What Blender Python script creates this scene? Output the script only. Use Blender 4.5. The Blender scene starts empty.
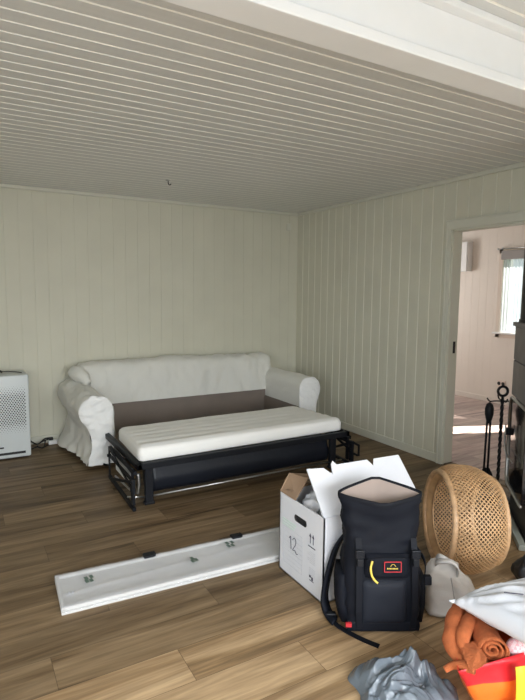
import bpy, bmesh, math, random
from mathutils import Vector, Matrix, noise
random.seed(7)
SC = bpy.context.scene
COL = SC.collection
PI = math.pi

# ------------------------------------------------------------------ camera
F_PX, PITCH, YAW, ROLL = 524.455, 0.107469, -0.524517, 0.0087024
CAM = Vector((-3.55064, -5.32135, 1.44971))
sy, cy = math.sin(YAW), math.cos(YAW)
fw = Vector((-sy, cy, 0)); rt = Vector((cy, sy, 0)); up = Vector((0, 0, 1))
f2 = fw*math.cos(PITCH) - up*math.sin(PITCH); u2 = up*math.cos(PITCH) + fw*math.sin(PITCH)
r3 = rt*math.cos(ROLL) + u2*math.sin(ROLL); u3 = -rt*math.sin(ROLL) + u2*math.cos(ROLL)
cd = bpy.data.cameras.new('camera'); cam = bpy.data.objects.new('camera', cd); COL.objects.link(cam)
cam.matrix_world = Matrix(((r3.x, u3.x, -f2.x, CAM.x), (r3.y, u3.y, -f2.y, CAM.y), (r3.z, u3.z, -f2.z, CAM.z), (0, 0, 0, 1)))
cd.sensor_fit = 'HORIZONTAL'; cd.sensor_width = 36; cd.lens = 36*F_PX/525; cd.clip_start = 0.02
SC.camera = cam

# ------------------------------------------------------------------ light
SC.view_settings.view_transform = 'Standard'; SC.view_settings.look = 'None'
SC.view_settings.gamma = 1; SC.view_settings.use_curve_mapping = False
SC.view_settings.exposure = 0.0
w = bpy.data.worlds.new('sky'); SC.world = w; w.use_nodes = True
bgn = w.node_tree.nodes['Background']; bgn.inputs[0].default_value = (.80, .90, 1, 1); bgn.inputs[1].default_value = 1.6

def area(name, loc, rot, sx, sz, power, color):
    l = bpy.data.lights.new(name, 'AREA'); l.shape = 'RECTANGLE'; l.size = sx; l.size_y = sz
    l.energy = power; l.color = color
    o = bpy.data.objects.new(name, l); COL.objects.link(o); o.location = loc; o.rotation_euler = rot
    return o
area('window_light_rear', (-2.9, -7.15, 1.45), (PI/2-.72, 0, 0), 2.8, 1.35, 108, (.92, .96, 1)).data.spread = math.radians(115)
area('window_light_left', (-5.12, -5.2, 1.4), (PI/2+.05, 0, -PI/2), 1.7, 1.3, 46, (.82, .91, 1))
area('added_light_right', (-.03, -5.9, 1.35), (PI/2+.10, 0, PI/2), 1.6, 1.3, 34, (.90, .95, 1))  # added lamp to lift the beam underside; this wall has no window
area('added_light_next_room', (1.5, 1.12, 1.4), (-PI/2+.1, 0, .45), 1.2, 1.2, 34, (1, .985, .96))  # added unseen lamp brightening the next room, set at a solid wall
sd = bpy.data.lights.new('sun', 'SUN'); sd.energy = 20; sd.angle = math.radians(.6); sd.color = (1, .93, .82)
so = bpy.data.objects.new('sun', sd); COL.objects.link(so)
hd = Vector((-.93, .37, 0)); el = math.radians(42)
sdir = (hd*math.cos(el) - up*math.sin(el)).normalized()
so.rotation_euler = sdir.to_track_quat('-Z', 'Y').to_euler()

# ------------------------------------------------------------------ helpers
OFF = {}
def link(name, bm, mat, parent=None, smooth=False):
    me = bpy.data.meshes.new(name)
    if parent is not None:
        bmesh.ops.translate(bm, verts=bm.verts, vec=-OFF[parent.name])
    bmesh.ops.recalc_face_normals(bm, faces=bm.faces)
    bm.to_mesh(me); bm.free()
    if smooth:
        for p in me.polygons: p.use_smooth = True
    mats = mat if isinstance(mat, (list, tuple)) else [mat]
    for m in mats: me.materials.append(m)
    o = bpy.data.objects.new(name, me); COL.objects.link(o)
    if parent is not None:
        o.parent = parent; OFF[o.name] = OFF[parent.name]
    else:
        OFF[o.name] = Vector((0, 0, 0))
    return o
def sharp(o, ang=40):
    for p in o.data.polygons: p.use_smooth = True
    try: o.data.set_sharp_from_angle(angle=math.radians(ang))
    except Exception: pass
    return o
def recenter(o, loc):
    v = Vector(loc); o.data.transform(Matrix.Translation(-v)); o.location = v; return o
def thing(name, label, cat, loc, group=None):
    o = bpy.data.objects.new(name, None); COL.objects.link(o); o.location = loc; o.empty_display_size = .1
    OFF[o.name] = Vector(loc); tag(o, label, cat, group); return o
def tag(o, label, cat, group=None):
    o['label'] = label; o['category'] = cat
    if group: o['group'] = group
    return o
def struct(name, bm, mat, smooth=False):
    o = link(name, bm, mat, None, smooth); o['kind'] = 'structure'; return o
def B(): return bmesh.new()
def box(bm, lo, hi, M=None, bev=0, seg=2):
    xs = (lo[0], hi[0]); ys = (lo[1], hi[1]); zs = (lo[2], hi[2])
    v = [bm.verts.new((xs[i], ys[j], zs[k])) for i in (0, 1) for j in (0, 1) for k in (0, 1)]
    fs = []
    for q in ((0,1,3,2),(4,6,7,5),(0,4,5,1),(2,3,7,6),(0,2,6,4),(1,5,7,3)):
        fs.append(bm.faces.new([v[i] for i in q]))
    if bev:
        es = list({e for f in fs for e in f.edges})
        r = bmesh.ops.bevel(bm, geom=es, offset=bev, segments=seg, affect='EDGES', profile=.5)
        v = list({vv for f in r['faces'] for vv in f.verts} | {x for x in v if x.is_valid})
    if M is not None:
        bmesh.ops.transform(bm, matrix=M, verts=v)
    return v
def frame(p, i, n):
    if i == 0: t = p[1]-p[0]
    elif i == n-1: t = p[-1]-p[-2]
    else: t = p[i+1]-p[i-1]
    return t.normalized()
def tube(bm, pts, r, seg=8, caps=True, flat=None):
    P = [Vector(q) for q in pts]; n = len(P); rings = []
    nrm = None
    for i in range(n):
        t = frame(P, i, n)
        if nrm is None:
            a = Vector((0, 0, 1)) if abs(t.z) < .9 else Vector((1, 0, 0))
            nrm = (a - t*a.dot(t)).normalized()
        else:
            nrm = (nrm - t*nrm.dot(t)).normalized()
        b = t.cross(nrm); rr = r[i] if isinstance(r, (list, tuple)) else r
        k = flat or 1
        rings.append([bm.verts.new(P[i] + nrm*math.cos(2*PI*j/seg)*rr + b*math.sin(2*PI*j/seg)*rr*k) for j in range(seg)])
    skin(bm, rings, caps)
def skin(bm, rings, caps=False, closed=True):
    for a, b in zip(rings[:-1], rings[1:]):
        n = len(a)
        for j in range(n if closed else n-1):
            bm.faces.new((a[j], a[(j+1) % n], b[(j+1) % n], b[j]))
    if caps:
        bm.faces.new(rings[0][::-1]); bm.faces.new(rings[-1])
def vring(bm, pts): return [bm.verts.new(p) for p in pts]
def strip(bm, pts, width_vec, th=0.002):
    """a flat webbing ribbon along pts; width_vec: a vector or list of them"""
    P = [Vector(q) for q in pts]; rings = []
    for i, q in enumerate(P):
        wv = Vector(width_vec[i] if isinstance(width_vec, list) else width_vec)
        n = frame(P, i, len(P)).cross(wv).normalized()*th/2
        h = wv/2
        rings.append(vring(bm, (q-h-n, q+h-n, q+h+n, q-h+n)))
    skin(bm, rings, True)
def smoothpts(P, n=8):
    P = [Vector(q) for q in P]; out = []
    for i in range(len(P)-1):
        a = P[max(i-1, 0)]; b = P[i]; c = P[i+1]; d = P[min(i+2, len(P)-1)]
        for k in range(n):
            t = k/n
            out.append(.5*((2*b)+(c-a)*t+(2*a-5*b+4*c-d)*t*t+(3*b-a-3*c+d)*t**3))
    out.append(P[-1]); return out
def disp(bm, amp, sc, seed=0, axis=None, rough=2, stretch=(1, 1, 1), verts=None):
    bm.normal_update()
    vs = verts or bm.verts
    for v in vs:
        p = Vector((v.co.x*stretch[0], v.co.y*stretch[1], v.co.z*stretch[2]))*sc + Vector((seed*7.3, seed*3.1, seed*1.7))
        d = 0; a = 1; q = p.copy()
        for k in range(rough):
            d += a*noise.noise(q); a *= .5; q = q*2.1
        v.co += (axis or v.normal)*d*amp
def ridge(bm, amp, sc, seed=0, stretch=(1, 1, 1), verts=None):
    bm.normal_update()
    for v in (verts or bm.verts):
        p = Vector((v.co.x*stretch[0], v.co.y*stretch[1], v.co.z*stretch[2]))*sc + Vector((seed*5.3, seed*2.1, seed*9.7))
        w1 = 1-abs(noise.noise(p))*2.2; w2 = 1-abs(noise.noise(p*2.3+Vector((3, 1, 7))))*2.2
        v.co += v.normal*(w1*.7+w2*.3-.5)*amp
def lathe(bm, prof, c=(0, 0, 0), seg=24, M=None, caps=True):
    rings = []
    for r, z in prof:
        pts = [Vector((r*math.cos(2*PI*j/seg), r*math.sin(2*PI*j/seg), z)) for j in range(seg)]
        if M is not None: pts = [M @ q for q in pts]
        rings.append(vring(bm, [q+Vector(c) for q in pts]))
    skin(bm, rings, caps)

# ------------------------------------------------------------------ materials
def mat(name, col, rough=.6, metal=0, spec=.5, var=0, vs=8, bump=0, bs=60, sheen=0, stretch=(1, 1, 1), trans=0, coat=0):
    m = bpy.data.materials.new(name); m.use_nodes = True; nt = m.node_tree; b = nt.nodes['Principled BSDF']
    b.inputs['Base Color'].default_value = (*col, 1); b.inputs['Roughness'].default_value = rough
    b.inputs['Metallic'].default_value = metal; b.inputs['Specular IOR Level'].default_value = spec
    if sheen: b.inputs['Sheen Weight'].default_value = sheen
    if coat: b.inputs['Coat Weight'].default_value = coat
    tc = nt.nodes.new('ShaderNodeTexCoord'); mp = nt.nodes.new('ShaderNodeMapping'); mp.inputs['Scale'].default_value = stretch
    nt.links.new(tc.outputs['Object'], mp.inputs[0])
    if var:
        n = nt.nodes.new('ShaderNodeTexNoise'); n.inputs['Scale'].default_value = vs; n.inputs['Detail'].default_value = 4
        nt.links.new(mp.outputs[0], n.inputs['Vector'])
        r = nt.nodes.new('ShaderNodeValToRGB'); r.color_ramp.elements[0].position = .3; r.color_ramp.elements[1].position = .7
        r.color_ramp.elements[0].color = (*[c*(1-var) for c in col], 1); r.color_ramp.elements[1].color = (*[min(1, c*(1+var)) for c in col], 1)
        nt.links.new(n.outputs['Fac'], r.inputs[0]); nt.links.new(r.outputs[0], b.inputs['Base Color'])
    if bump:
        n2 = nt.nodes.new('ShaderNodeTexNoise'); n2.inputs['Scale'].default_value = bs; n2.inputs['Detail'].default_value = 3
        nt.links.new(mp.outputs[0], n2.inputs['Vector'])
        bp = nt.nodes.new('ShaderNodeBump'); bp.inputs['Strength'].default_value = bump; bp.inputs['Distance'].default_value = .01
        nt.links.new(n2.outputs['Fac'], bp.inputs['Height']); nt.links.new(bp.outputs[0], b.inputs['Normal'])
    return m

def floor_mat(name, dark, light):
    m = bpy.data.materials.new(name); m.use_nodes = True; nt = m.node_tree; N = nt.nodes; L = nt.links; b = N['Principled BSDF']
    tc = N.new('ShaderNodeTexCoord'); mp = N.new('ShaderNodeMapping'); L.new(tc.outputs['Object'], mp.inputs[0])
    mp.inputs['Location'].default_value = (0.44, 3.62, 0)
    def mth(op, a, b_=None, clamp=False):
        n = N.new('ShaderNodeMath'); n.operation = op
        for k, v in ((0, a), (1, b_)):
            if v is None: continue
            if isinstance(v, (int, float)): n.inputs[k].default_value = v
            else: L.new(v, n.inputs[k])
        return n.outputs[0]
    sp = N.new('ShaderNodeSeparateXYZ'); L.new(tc.outputs['Object'], sp.inputs[0])
    ry = mth('DIVIDE', mth('ADD', sp.outputs[1], 3.42), .2); row = mth('FLOOR', ry)
    off = mth('FRACT', mth('MULTIPLY_ADD', row, .37)) if False else mth('FRACT', mth('ADD', mth('MULTIPLY', row, .3819), .7486))
    rx = mth('ADD', mth('DIVIDE', sp.outputs[0], 1.2), off); colm = mth('FLOOR', rx)
    fx = mth('FRACT', rx); fy = mth('FRACT', ry)
    ex = mth('MULTIPLY', mth('MINIMUM', fx, mth('SUBTRACT', 1, fx)), 1.2); ey = mth('MULTIPLY', mth('MINIMUM', fy, mth('SUBTRACT', 1, fy)), .2)
    seam = mth('LESS_THAN', mth('MINIMUM', ex, ey), .0013)
    rr = N.new('ShaderNodeValToRGB'); rr.color_ramp.interpolation = 'CONSTANT'
    L.new(mth('DIVIDE', mth('ADD', row, 20), 40), rr.inputs[0])
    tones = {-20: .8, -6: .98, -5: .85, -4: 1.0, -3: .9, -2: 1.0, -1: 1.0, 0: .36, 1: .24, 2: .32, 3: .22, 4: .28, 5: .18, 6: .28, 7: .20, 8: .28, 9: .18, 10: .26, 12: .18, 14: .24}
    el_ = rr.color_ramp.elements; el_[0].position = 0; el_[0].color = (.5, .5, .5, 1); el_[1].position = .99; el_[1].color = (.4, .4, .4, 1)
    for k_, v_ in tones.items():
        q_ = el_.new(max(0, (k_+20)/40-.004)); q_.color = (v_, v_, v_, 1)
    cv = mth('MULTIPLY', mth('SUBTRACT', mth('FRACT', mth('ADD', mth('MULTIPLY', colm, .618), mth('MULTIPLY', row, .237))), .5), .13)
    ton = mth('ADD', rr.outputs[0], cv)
    idn = mth('FRACT', mth('ADD', mth('MULTIPLY', colm, .7131), mth('MULTIPLY', row, .4177)))
    # grain coordinates, shifted per plank
    sc = N.new('ShaderNodeVectorMath'); sc.operation = 'MULTIPLY_ADD'; sc.inputs[1].default_value = (.55, 8, 1)
    cmb = N.new('ShaderNodeCombineXYZ'); mul = N.new('ShaderNodeMath'); mul.operation = 'MULTIPLY'; mul.inputs[1].default_value = 17
    L.new(idn, mul.inputs[0]); L.new(mul.outputs[0], cmb.inputs[0]); L.new(mul.outputs[0], cmb.inputs[2])
    L.new(mp.outputs[0], sc.inputs[0]); L.new(cmb.outputs[0], sc.inputs[2])
    n1 = N.new('ShaderNodeTexNoise'); n1.inputs['Scale'].default_value = 1.3; n1.inputs['Detail'].default_value = 7; n1.inputs['Roughness'].default_value = .62; n1.inputs['Distortion'].default_value = .8
    L.new(sc.outputs[0], n1.inputs['Vector'])
    n2 = N.new('ShaderNodeTexNoise'); n2.inputs['Scale'].default_value = 9; n2.inputs['Detail'].default_value = 5; L.new(sc.outputs[0], n2.inputs['Vector'])
    r1 = N.new('ShaderNodeValToRGB'); L.new(n1.outputs['Fac'], r1.inputs[0])
    e = r1.color_ramp.elements; e[0].position = .30; e[0].color = (*[c*.36 for c in dark], 1); e[1].position = .70; e[1].color = (*light, 1)
    q = r1.color_ramp.elements.new(.42); q.color = (*dark, 1)
    q = r1.color_ramp.elements.new(.55); q.color = (*[(a+b_)*.5 for a, b_ in zip(dark, light)], 1)
    mx = N.new('ShaderNodeMixRGB'); mx.blend_type = 'OVERLAY'; mx.inputs[0].default_value = .45
    L.new(r1.outputs[0], mx.inputs[1]); L.new(n2.outputs['Fac'], mx.inputs[2])
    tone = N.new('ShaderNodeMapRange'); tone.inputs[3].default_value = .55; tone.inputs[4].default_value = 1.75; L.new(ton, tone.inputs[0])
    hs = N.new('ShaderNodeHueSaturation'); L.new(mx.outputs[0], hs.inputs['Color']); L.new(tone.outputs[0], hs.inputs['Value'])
    mm = N.new('ShaderNodeMixRGB'); mm.inputs[2].default_value = (*[c*.25 for c in dark], 1); L.new(mth('MULTIPLY', seam, .6), mm.inputs[0]); L.new(hs.outputs[0], mm.inputs[1])
    L.new(mm.outputs[0], b.inputs['Base Color']); b.inputs['Roughness'].default_value = .5; b.inputs['Specular IOR Level'].default_value = .25
    bp = N.new('ShaderNodeBump'); bp.inputs['Strength'].default_value = .15; bp.inputs['Distance'].default_value = .004
    L.new(n2.outputs['Fac'], bp.inputs['Height']); L.new(bp.outputs[0], b.inputs['Normal'])
    return m

M = {}
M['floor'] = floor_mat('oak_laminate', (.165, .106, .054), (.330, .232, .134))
M['floor2'] = floor_mat('next_room_laminate', (.56, .43, .40), (.78, .64, .58))
M['wall'] = mat('pale_green_grey_paint', (.66, .64, .52), .55, var=.03, vs=3, bump=.05, bs=30)
M['wall2'] = mat('cream_pink_paint', (.80, .73, .66), .6, var=.02, vs=3)
M['groove'] = mat('painted_groove_light', (.93, .92, .86), .4)  # window light along the ceiling grooves, put into a paler colour
M['wgroove'] = mat('painted_wall_groove_light', (.76, .74, .62), .5)  # paler colour imitates light caught by the right wall's grooves
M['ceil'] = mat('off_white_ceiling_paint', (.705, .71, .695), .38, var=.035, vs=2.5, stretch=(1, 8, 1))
M['trim'] = mat('trim_paint', (.66, .65, .55), .5)
M['white'] = mat('white_gloss_paint', (.84, .845, .84), .4, var=.02, vs=6)
M['slip'] = mat('white_cotton_slipcover', (.76, .75, .69), .85, bump=.75, bs=11, stretch=(1, 1, .6), sheen=.2)
M['slipfront'] = mat('white_quilted_cotton', (.84, .84, .82), .8, bump=.7, bs=22)
M['taupe'] = mat('taupe_lining', (.22, .18, .15), .9, var=.06, vs=5, bump=.2, bs=200)
M['matt'] = mat('mattress_ticking', (.93, .92, .88), .7, bump=.1, bs=90)
M['black'] = mat('black_steel', (.008, .009, .012), .5, spec=.25)
M['blackcloth'] = mat('black_vinyl', (.008, .010, .016), .42, spec=.3, bump=.12, bs=40)
M['chrome'] = mat('bright_steel', (.55, .55, .55), .3, 1)
M['card'] = mat('white_cardboard', (.74, .75, .79), .7, var=.015, vs=10, bump=.05, bs=40)
M['kraft'] = mat('brown_kraft', (.33, .22, .14), .85, var=.08, vs=8)
M['ink'] = mat('dark_ink', (.05, .05, .09), .6)
M['greyink'] = mat('grey_print', (.55, .56, .60), .7)
M['greenink'] = mat('faded_green_print', (.66, .78, .72), .7)
M['film'] = mat('thin_plastic_film', (.70, .70, .72), .25, bump=.3, bs=30)
M['navy'] = mat('navy_nylon', (.0045, .0058, .0105), .7, spec=.2, bump=.12, bs=300)
M['navylight'] = mat('slate_navy_panel', (.011, .0135, .021), .65, spec=.25, bump=.12, bs=300)
M['webbing'] = mat('black_webbing', (.006, .007, .011), .65, spec=.2)
M['red'] = mat('red_piping', (.55, .03, .04), .5)
M['yellow'] = mat('yellow_cord', (.78, .58, .10), .5)
M['cane'] = mat('golden_cane', (.52, .315, .155), .55, var=.22, vs=14)
M['canerim'] = mat('pale_cane_rim', (.50, .31, .165), .5, var=.2, vs=30)
M['canvas'] = mat('grey_beige_canvas', (.56, .52, .475), .85, var=.05, vs=8, bump=.2, bs=220)
M['pillow'] = mat('white_pillow_cotton', (.68, .70, .745), .75, bump=.08, bs=60)
M['rust'] = mat('rust_orange_terry', (.47, .125, .038), .95, var=.14, vs=40, bump=.6, bs=240)
M['bagred'] = mat('red_woven_plastic', (.62, .02, .03), .32, bump=.1, bs=80)
M['bagorange'] = mat('orange_woven_plastic', (.80, .16, .02), .35, bump=.1, bs=80)
M['bagyellow'] = mat('yellow_strap', (.85, .62, .04), .5)
M['greybag'] = mat('blue_grey_plastic', (.145, .172, .20), .24, bump=.5, bs=22)
M['purifier'] = mat('white_plastic', (.66, .70, .70), .4)
M['dark'] = mat('dark_recess', (.02, .02, .022), .7)
M['stone'] = mat('grey_stove_stone', (.21, .19, .185), .55, var=.1, vs=12)
M['stovedark'] = mat('dark_stove_iron', (.022, .020, .020), .35)
M['glassdark'] = mat('sooty_glass', (.012, .010, .010), .08, spec=.8)
M['slate'] = mat('pale_green_plate_edge', (.33, .35, .31), .35)
M['bagblack'] = mat('black_leatherette', (.008, .008, .010), .45)
M['cable'] = mat('black_cable', (.012, .012, .012), .5)
def checks():
    m = mat('pink_checked_cotton', (.8, .45, .48), .9); nt = m.node_tree
    c = nt.nodes.new('ShaderNodeTexChecker'); c.inputs['Scale'].default_value = 90; c.inputs[1].default_value = (.80, .42, .46, 1); c.inputs[2].default_value = (.85, .66, .68, 1)
    tc = nt.nodes.new('ShaderNodeTexCoord'); nt.links.new(tc.outputs['Object'], c.inputs[0]); nt.links.new(c.outputs[0], nt.nodes['Principled BSDF'].inputs['Base Color']); return m
M['pink'] = checks()
def curtain_mat():
    m = bpy.data.materials.new('sheer_curtain'); m.use_nodes = True; nt = m.node_tree; nt.nodes.remove(nt.nodes['Principled BSDF'])
    a = nt.nodes.new('ShaderNodeBsdfTranslucent'); a.inputs[0].default_value = (.55, .60, .63, 1)
    d = nt.nodes.new('ShaderNodeBsdfDiffuse'); d.inputs[0].default_value = (.55, .60, .62, 1)
    t = nt.nodes.new('ShaderNodeBsdfTransparent')
    x = nt.nodes.new('ShaderNodeMixShader'); x.inputs[0].default_value = .35; y = nt.nodes.new('ShaderNodeMixShader'); y.inputs[0].default_value = .2
    nt.links.new(a.outputs[0], x.inputs[1]); nt.links.new(d.outputs[0], x.inputs[2]); nt.links.new(x.outputs[0], y.inputs[1]); nt.links.new(t.outputs[0], y.inputs[2])
    nt.links.new(y.outputs[0], nt.nodes['Material Output'].inputs[0]); return m
M['curtain'] = curtain_mat()
def film_mat():
    m = bpy.data.materials.new('clear_wrap'); m.use_nodes = True; nt = m.node_tree; b = nt.nodes['Principled BSDF']
    b.inputs['Base Color'].default_value = (.9, .9, .92, 1); b.inputs['Roughness'].default_value = .15
    t = nt.nodes.new('ShaderNodeBsdfTransparent'); x = nt.nodes.new('ShaderNodeMixShader'); x.inputs[0].default_value = .28
    nt.links.new(t.outputs[0], x.inputs[1]); nt.links.new(b.outputs[0], x.inputs[2]); nt.links.new(x.outputs[0], nt.nodes['Material Output'].inputs[0]); return m
M['wrap'] = film_mat()

# ------------------------------------------------------------------ setting
XL, YR, H = -5.2, -7.25, 2.4
def slab(name, lo, hi, m, bev=0):
    b = B(); box(b, lo, hi, bev=bev); return struct(name, b, m)
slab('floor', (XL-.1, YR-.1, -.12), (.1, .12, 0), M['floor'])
slab('floor_next_room', (.1, -4.1, -.12), (2.9, 1.3, 0), M['floor2'])

def groove_profile(a, b, pitch, gw, gd, step=False, phase=0):
    """list of (s, depth) along a..b"""
    out = [(a, 0)]; s = a + (phase if phase else pitch)
    while s < b-gw:
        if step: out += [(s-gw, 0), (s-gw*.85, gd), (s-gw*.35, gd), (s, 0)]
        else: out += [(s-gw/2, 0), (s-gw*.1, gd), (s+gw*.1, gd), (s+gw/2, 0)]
        s += pitch
    out.append((b, 0)); return out
def panel_mesh(bm, prof, f0, f1):
    """f0/f1 map (s,depth)->point at the two ends of the boards"""
    A = vring(bm, [f0(s, d) for s, d in prof]); C = vring(bm, [f1(s, d) for s, d in prof])
    for i in range(len(A)-1):
        f = bm.faces.new((A[i], A[i+1], C[i+1], C[i]))
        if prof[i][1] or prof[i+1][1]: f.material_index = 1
def shell(bm, lo, hi): box(bm, lo, hi)

# back wall: grooved boards facing -y, with a solid slab behind
b = B(); pr = groove_profile(0, 5.2, .122, .006, .0025)
panel_mesh(b, pr, lambda s, d: (-s, d, 0), lambda s, d: (-s, d, H)); box(b, (XL-.1, .012, -.05), (.1, .12, H+.1)); struct('wall_back', b, [M['wall'], M['wall']])
# right wall with its doorway
DY0, DY1, DZ = -2.300, -3.15, 1.985
b = B()
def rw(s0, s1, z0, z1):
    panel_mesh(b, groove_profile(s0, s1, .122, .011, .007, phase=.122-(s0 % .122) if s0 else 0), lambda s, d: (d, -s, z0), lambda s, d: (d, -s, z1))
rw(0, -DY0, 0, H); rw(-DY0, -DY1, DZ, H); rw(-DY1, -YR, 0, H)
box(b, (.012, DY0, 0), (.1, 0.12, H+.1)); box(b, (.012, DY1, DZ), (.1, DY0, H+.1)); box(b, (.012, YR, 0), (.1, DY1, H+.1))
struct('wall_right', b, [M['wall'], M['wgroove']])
# rear wall with the window behind the camera, left wall with a window beside it
b = B(); box(b, (XL-.1, YR-.12, 0), (-4.5, YR, H)); box(b, (-1.7, YR-.12, 0), (.1, YR, H)); box(b, (-4.5, YR-.12, 0), (-1.7, YR, .75)); box(b, (-4.5, YR-.12, 2.15), (-1.7, YR, H)); struct('wall_rear', b, M['wall'])
b = B(); box(b, (XL-.1, YR, 0), (XL, -6.1, H)); box(b, (XL-.1, -4.3, 0), (XL, .12, H)); box(b, (XL-.1, -6.1, 0), (XL, -4.3, .7)); box(b, (XL-.1, -6.1, 2.1), (XL, -4.3, H)); struct('wall_left', b, M['wall'])
# ceiling boards running along x; stepped grooves, faces coloured paler to imitate window light
b = B()
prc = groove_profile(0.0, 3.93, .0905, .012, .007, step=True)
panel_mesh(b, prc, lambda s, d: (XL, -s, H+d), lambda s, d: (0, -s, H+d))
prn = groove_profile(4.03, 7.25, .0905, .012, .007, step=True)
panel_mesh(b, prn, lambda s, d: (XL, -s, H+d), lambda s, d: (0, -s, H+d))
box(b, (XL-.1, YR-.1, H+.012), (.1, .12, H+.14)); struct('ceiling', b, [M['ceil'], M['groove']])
# the white beam
b = B(); box(b, (XL, -4.03, 2.235), (0, -3.93, H)); box(b, (XL, -4.045, 2.205), (0, -3.926, 2.240), bev=.004)
box(b, (XL, -4.07, 2.375), (0, -4.03, 2.4), bev=.004)
struct('trim_1', b, M['white'])
# mouldings
b = B(); box(b, (XL, -.026, H-.034), (0, 0, H), bev=.006); struct('trim_2', b, M['trim'])
b = B(); box(b, (-.026, -3.93, H-.036), (0, 0, H), bev=.006); struct('trim_3', b, M['trim'])
b = B(); box(b, (XL, -.016, 0), (0, 0, .072), bev=.004); struct('baseboard_back', b, M['trim'])
b = B(); box(b, (-.016, -2.255, 0), (0, -.016, .075), bev=.004); box(b, (-.016, YR, 0), (0, -3.27, .075), bev=.004); struct('baseboard_right', b, M['trim'])
# door casing and jamb lining
b = B(); box(b, (-.032, DY1-.09, DZ+.060), (0, -2.248, DZ+.075), bev=.003)
box(b, (-.024, DY0, 0), (0, -2.262, DZ+.008), bev=.003); box(b, (-.030, -2.262, 0), (0, -2.248, DZ+.075), bev=.003); box(b, (-.020, DY1-.08, 0), (0, DY1, DZ+.008), bev=.003)
box(b, (-.026, DY1-.08, DZ-.002), (0, -2.262, DZ+.066), bev=.003)
box(b, (-.004, DY0-.010, 0), (.101, DY0, DZ)); box(b, (-.004, DY1, 0), (.104, DY1+.014, DZ)); box(b, (-.004, DY1, DZ-.014), (.104, DY0, DZ))
d1 = struct('door_1', b, M['trim'])
b = B(); box(b, (.045, DY0-.017, .96), (.070, DY0-.0135, 1.06)); link('strike_plate', b, M['dark'], d1)
b = B(); box(b, (.0, DY1, -.002), (.1, DY0, .008), bev=.003); struct('trim_4', b, M['floor'])

# next room
NX = 2.70
W0, W1, WZ0, WZ1 = -.86, -1.80, .955, 2.00
G0, G1 = -2.08, -2.44
b = B()
def nw(y0, y1, z0, z1): box(b, (NX, min(y0, y1), z0), (NX+.14, max(y0, y1), z1))
nw(1.3, W0, 0, 2.5); nw(W0, W1, 0, WZ0); nw(W0, W1, WZ1, 2.5); nw(W1, G0, 0, 2.5); nw(G0, G1, 2.1, 2.5); nw(G0, G1, 0, .25); nw(G1, -4.1, 0, 2.5)
panel_mesh(b, groove_profile(-1.3, -W0, .12, .005, .0015), lambda s, d: (NX-.005+d, -s, 0), lambda s, d: (NX-.005+d, -s, 2.5))
panel_mesh(b, groove_profile(-W0, -W1, .12, .005, .0015), lambda s, d: (NX-.005+d, -s, 0), lambda s, d: (NX-.005+d, -s, WZ0))
panel_mesh(b, groove_profile(-W0, -W1, .12, .005, .0015), lambda s, d: (NX-.005+d, -s, WZ1), lambda s, d: (NX-.005+d, -s, 2.5))
struct('wall_next_far', b, [M['wall2'], M['wall2']])
b = B(); box(b, (.1, 1.2, 0), (2.8, 1.3, 2.5)); struct('wall_next_left', b, M['wall2'])
b = B(); box(b, (.1, -4.1, 0), (2.8, -4.0, 2.5)); struct('wall_next_right', b, M['wall2'])
b = B(); box(b, (.1, .12, 0), (.112, 1.2, 2.5)); box(b, (.1, DY0, 0), (.112, .12, 2.5)); box(b, (.1, -4.0, 0), (.112, DY1, 2.5)); struct('wall_next_near', b, M['wall2'])
slab('ceiling_next_room', (.1, -4.1, 2.385), (2.84, 1.3, 2.56), M['ceil'])
b = B(); box(b, (NX-.022, -4, 0), (NX-.005, 1.2, .07), bev=.003); struct('baseboard_next', b, M['wall2'])
wn = B()
for lo, hi in (((NX-.03, W0, WZ0-.06), (NX+.0, W0+.06, WZ1+.05)), ((NX-.03, W1, WZ1), (NX+.0, W0+.06, WZ1+.05)), ((NX-.03, W1, WZ0-.06), (NX+.0, W0+.06, WZ0-.0))):
    box(wn, lo, hi, bev=.003)
w1 = struct('window_1', wn, mat('window_casing_cream', (.72, .62, .53), .5))
b = B(); box(b, (NX-.09, W1, WZ0-.012), (NX+.10, W0+.07, WZ0+.012), bev=.004); link('window_sill', b, M['white'], w1)
b = B()
box(b, (NX+.06, W0-.05, WZ0), (NX+.11, W0, WZ1)); box(b, (NX+.06, W1, WZ0), (NX+.11, W1+.05, WZ1)); box(b, (NX+.06, W1, WZ1-.05), (NX+.11, W0, WZ1)); box(b, (NX+.06, W1, WZ0), (NX+.11, W0, WZ0+.05)); box(b, (NX+.06, -1.36, WZ0), (NX+.11, -1.31, WZ1))
link('window_frame', b, M['white'], w1)
gl = bpy.data.materials.new('window_glass'); gl.use_nodes = True
nt = gl.node_tree; tb = nt.nodes.new('ShaderNodeBsdfTransparent'); gg = nt.nodes['Principled BSDF']; gg.inputs['Roughness'].default_value = .02
mx = nt.nodes.new('ShaderNodeMixShader'); mx.inputs[0].default_value = .06; nt.links.new(tb.outputs[0], mx.inputs[1]); nt.links.new(gg.outputs[0], mx.inputs[2]); nt.links.new(mx.outputs[0], nt.nodes['Material Output'].inputs[0])
b = B(); box(b, (NX+.082, W1+.05, WZ0+.05), (NX+.088, W0-.05, WZ1-.05)); link('pane', b, gl, w1)
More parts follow.
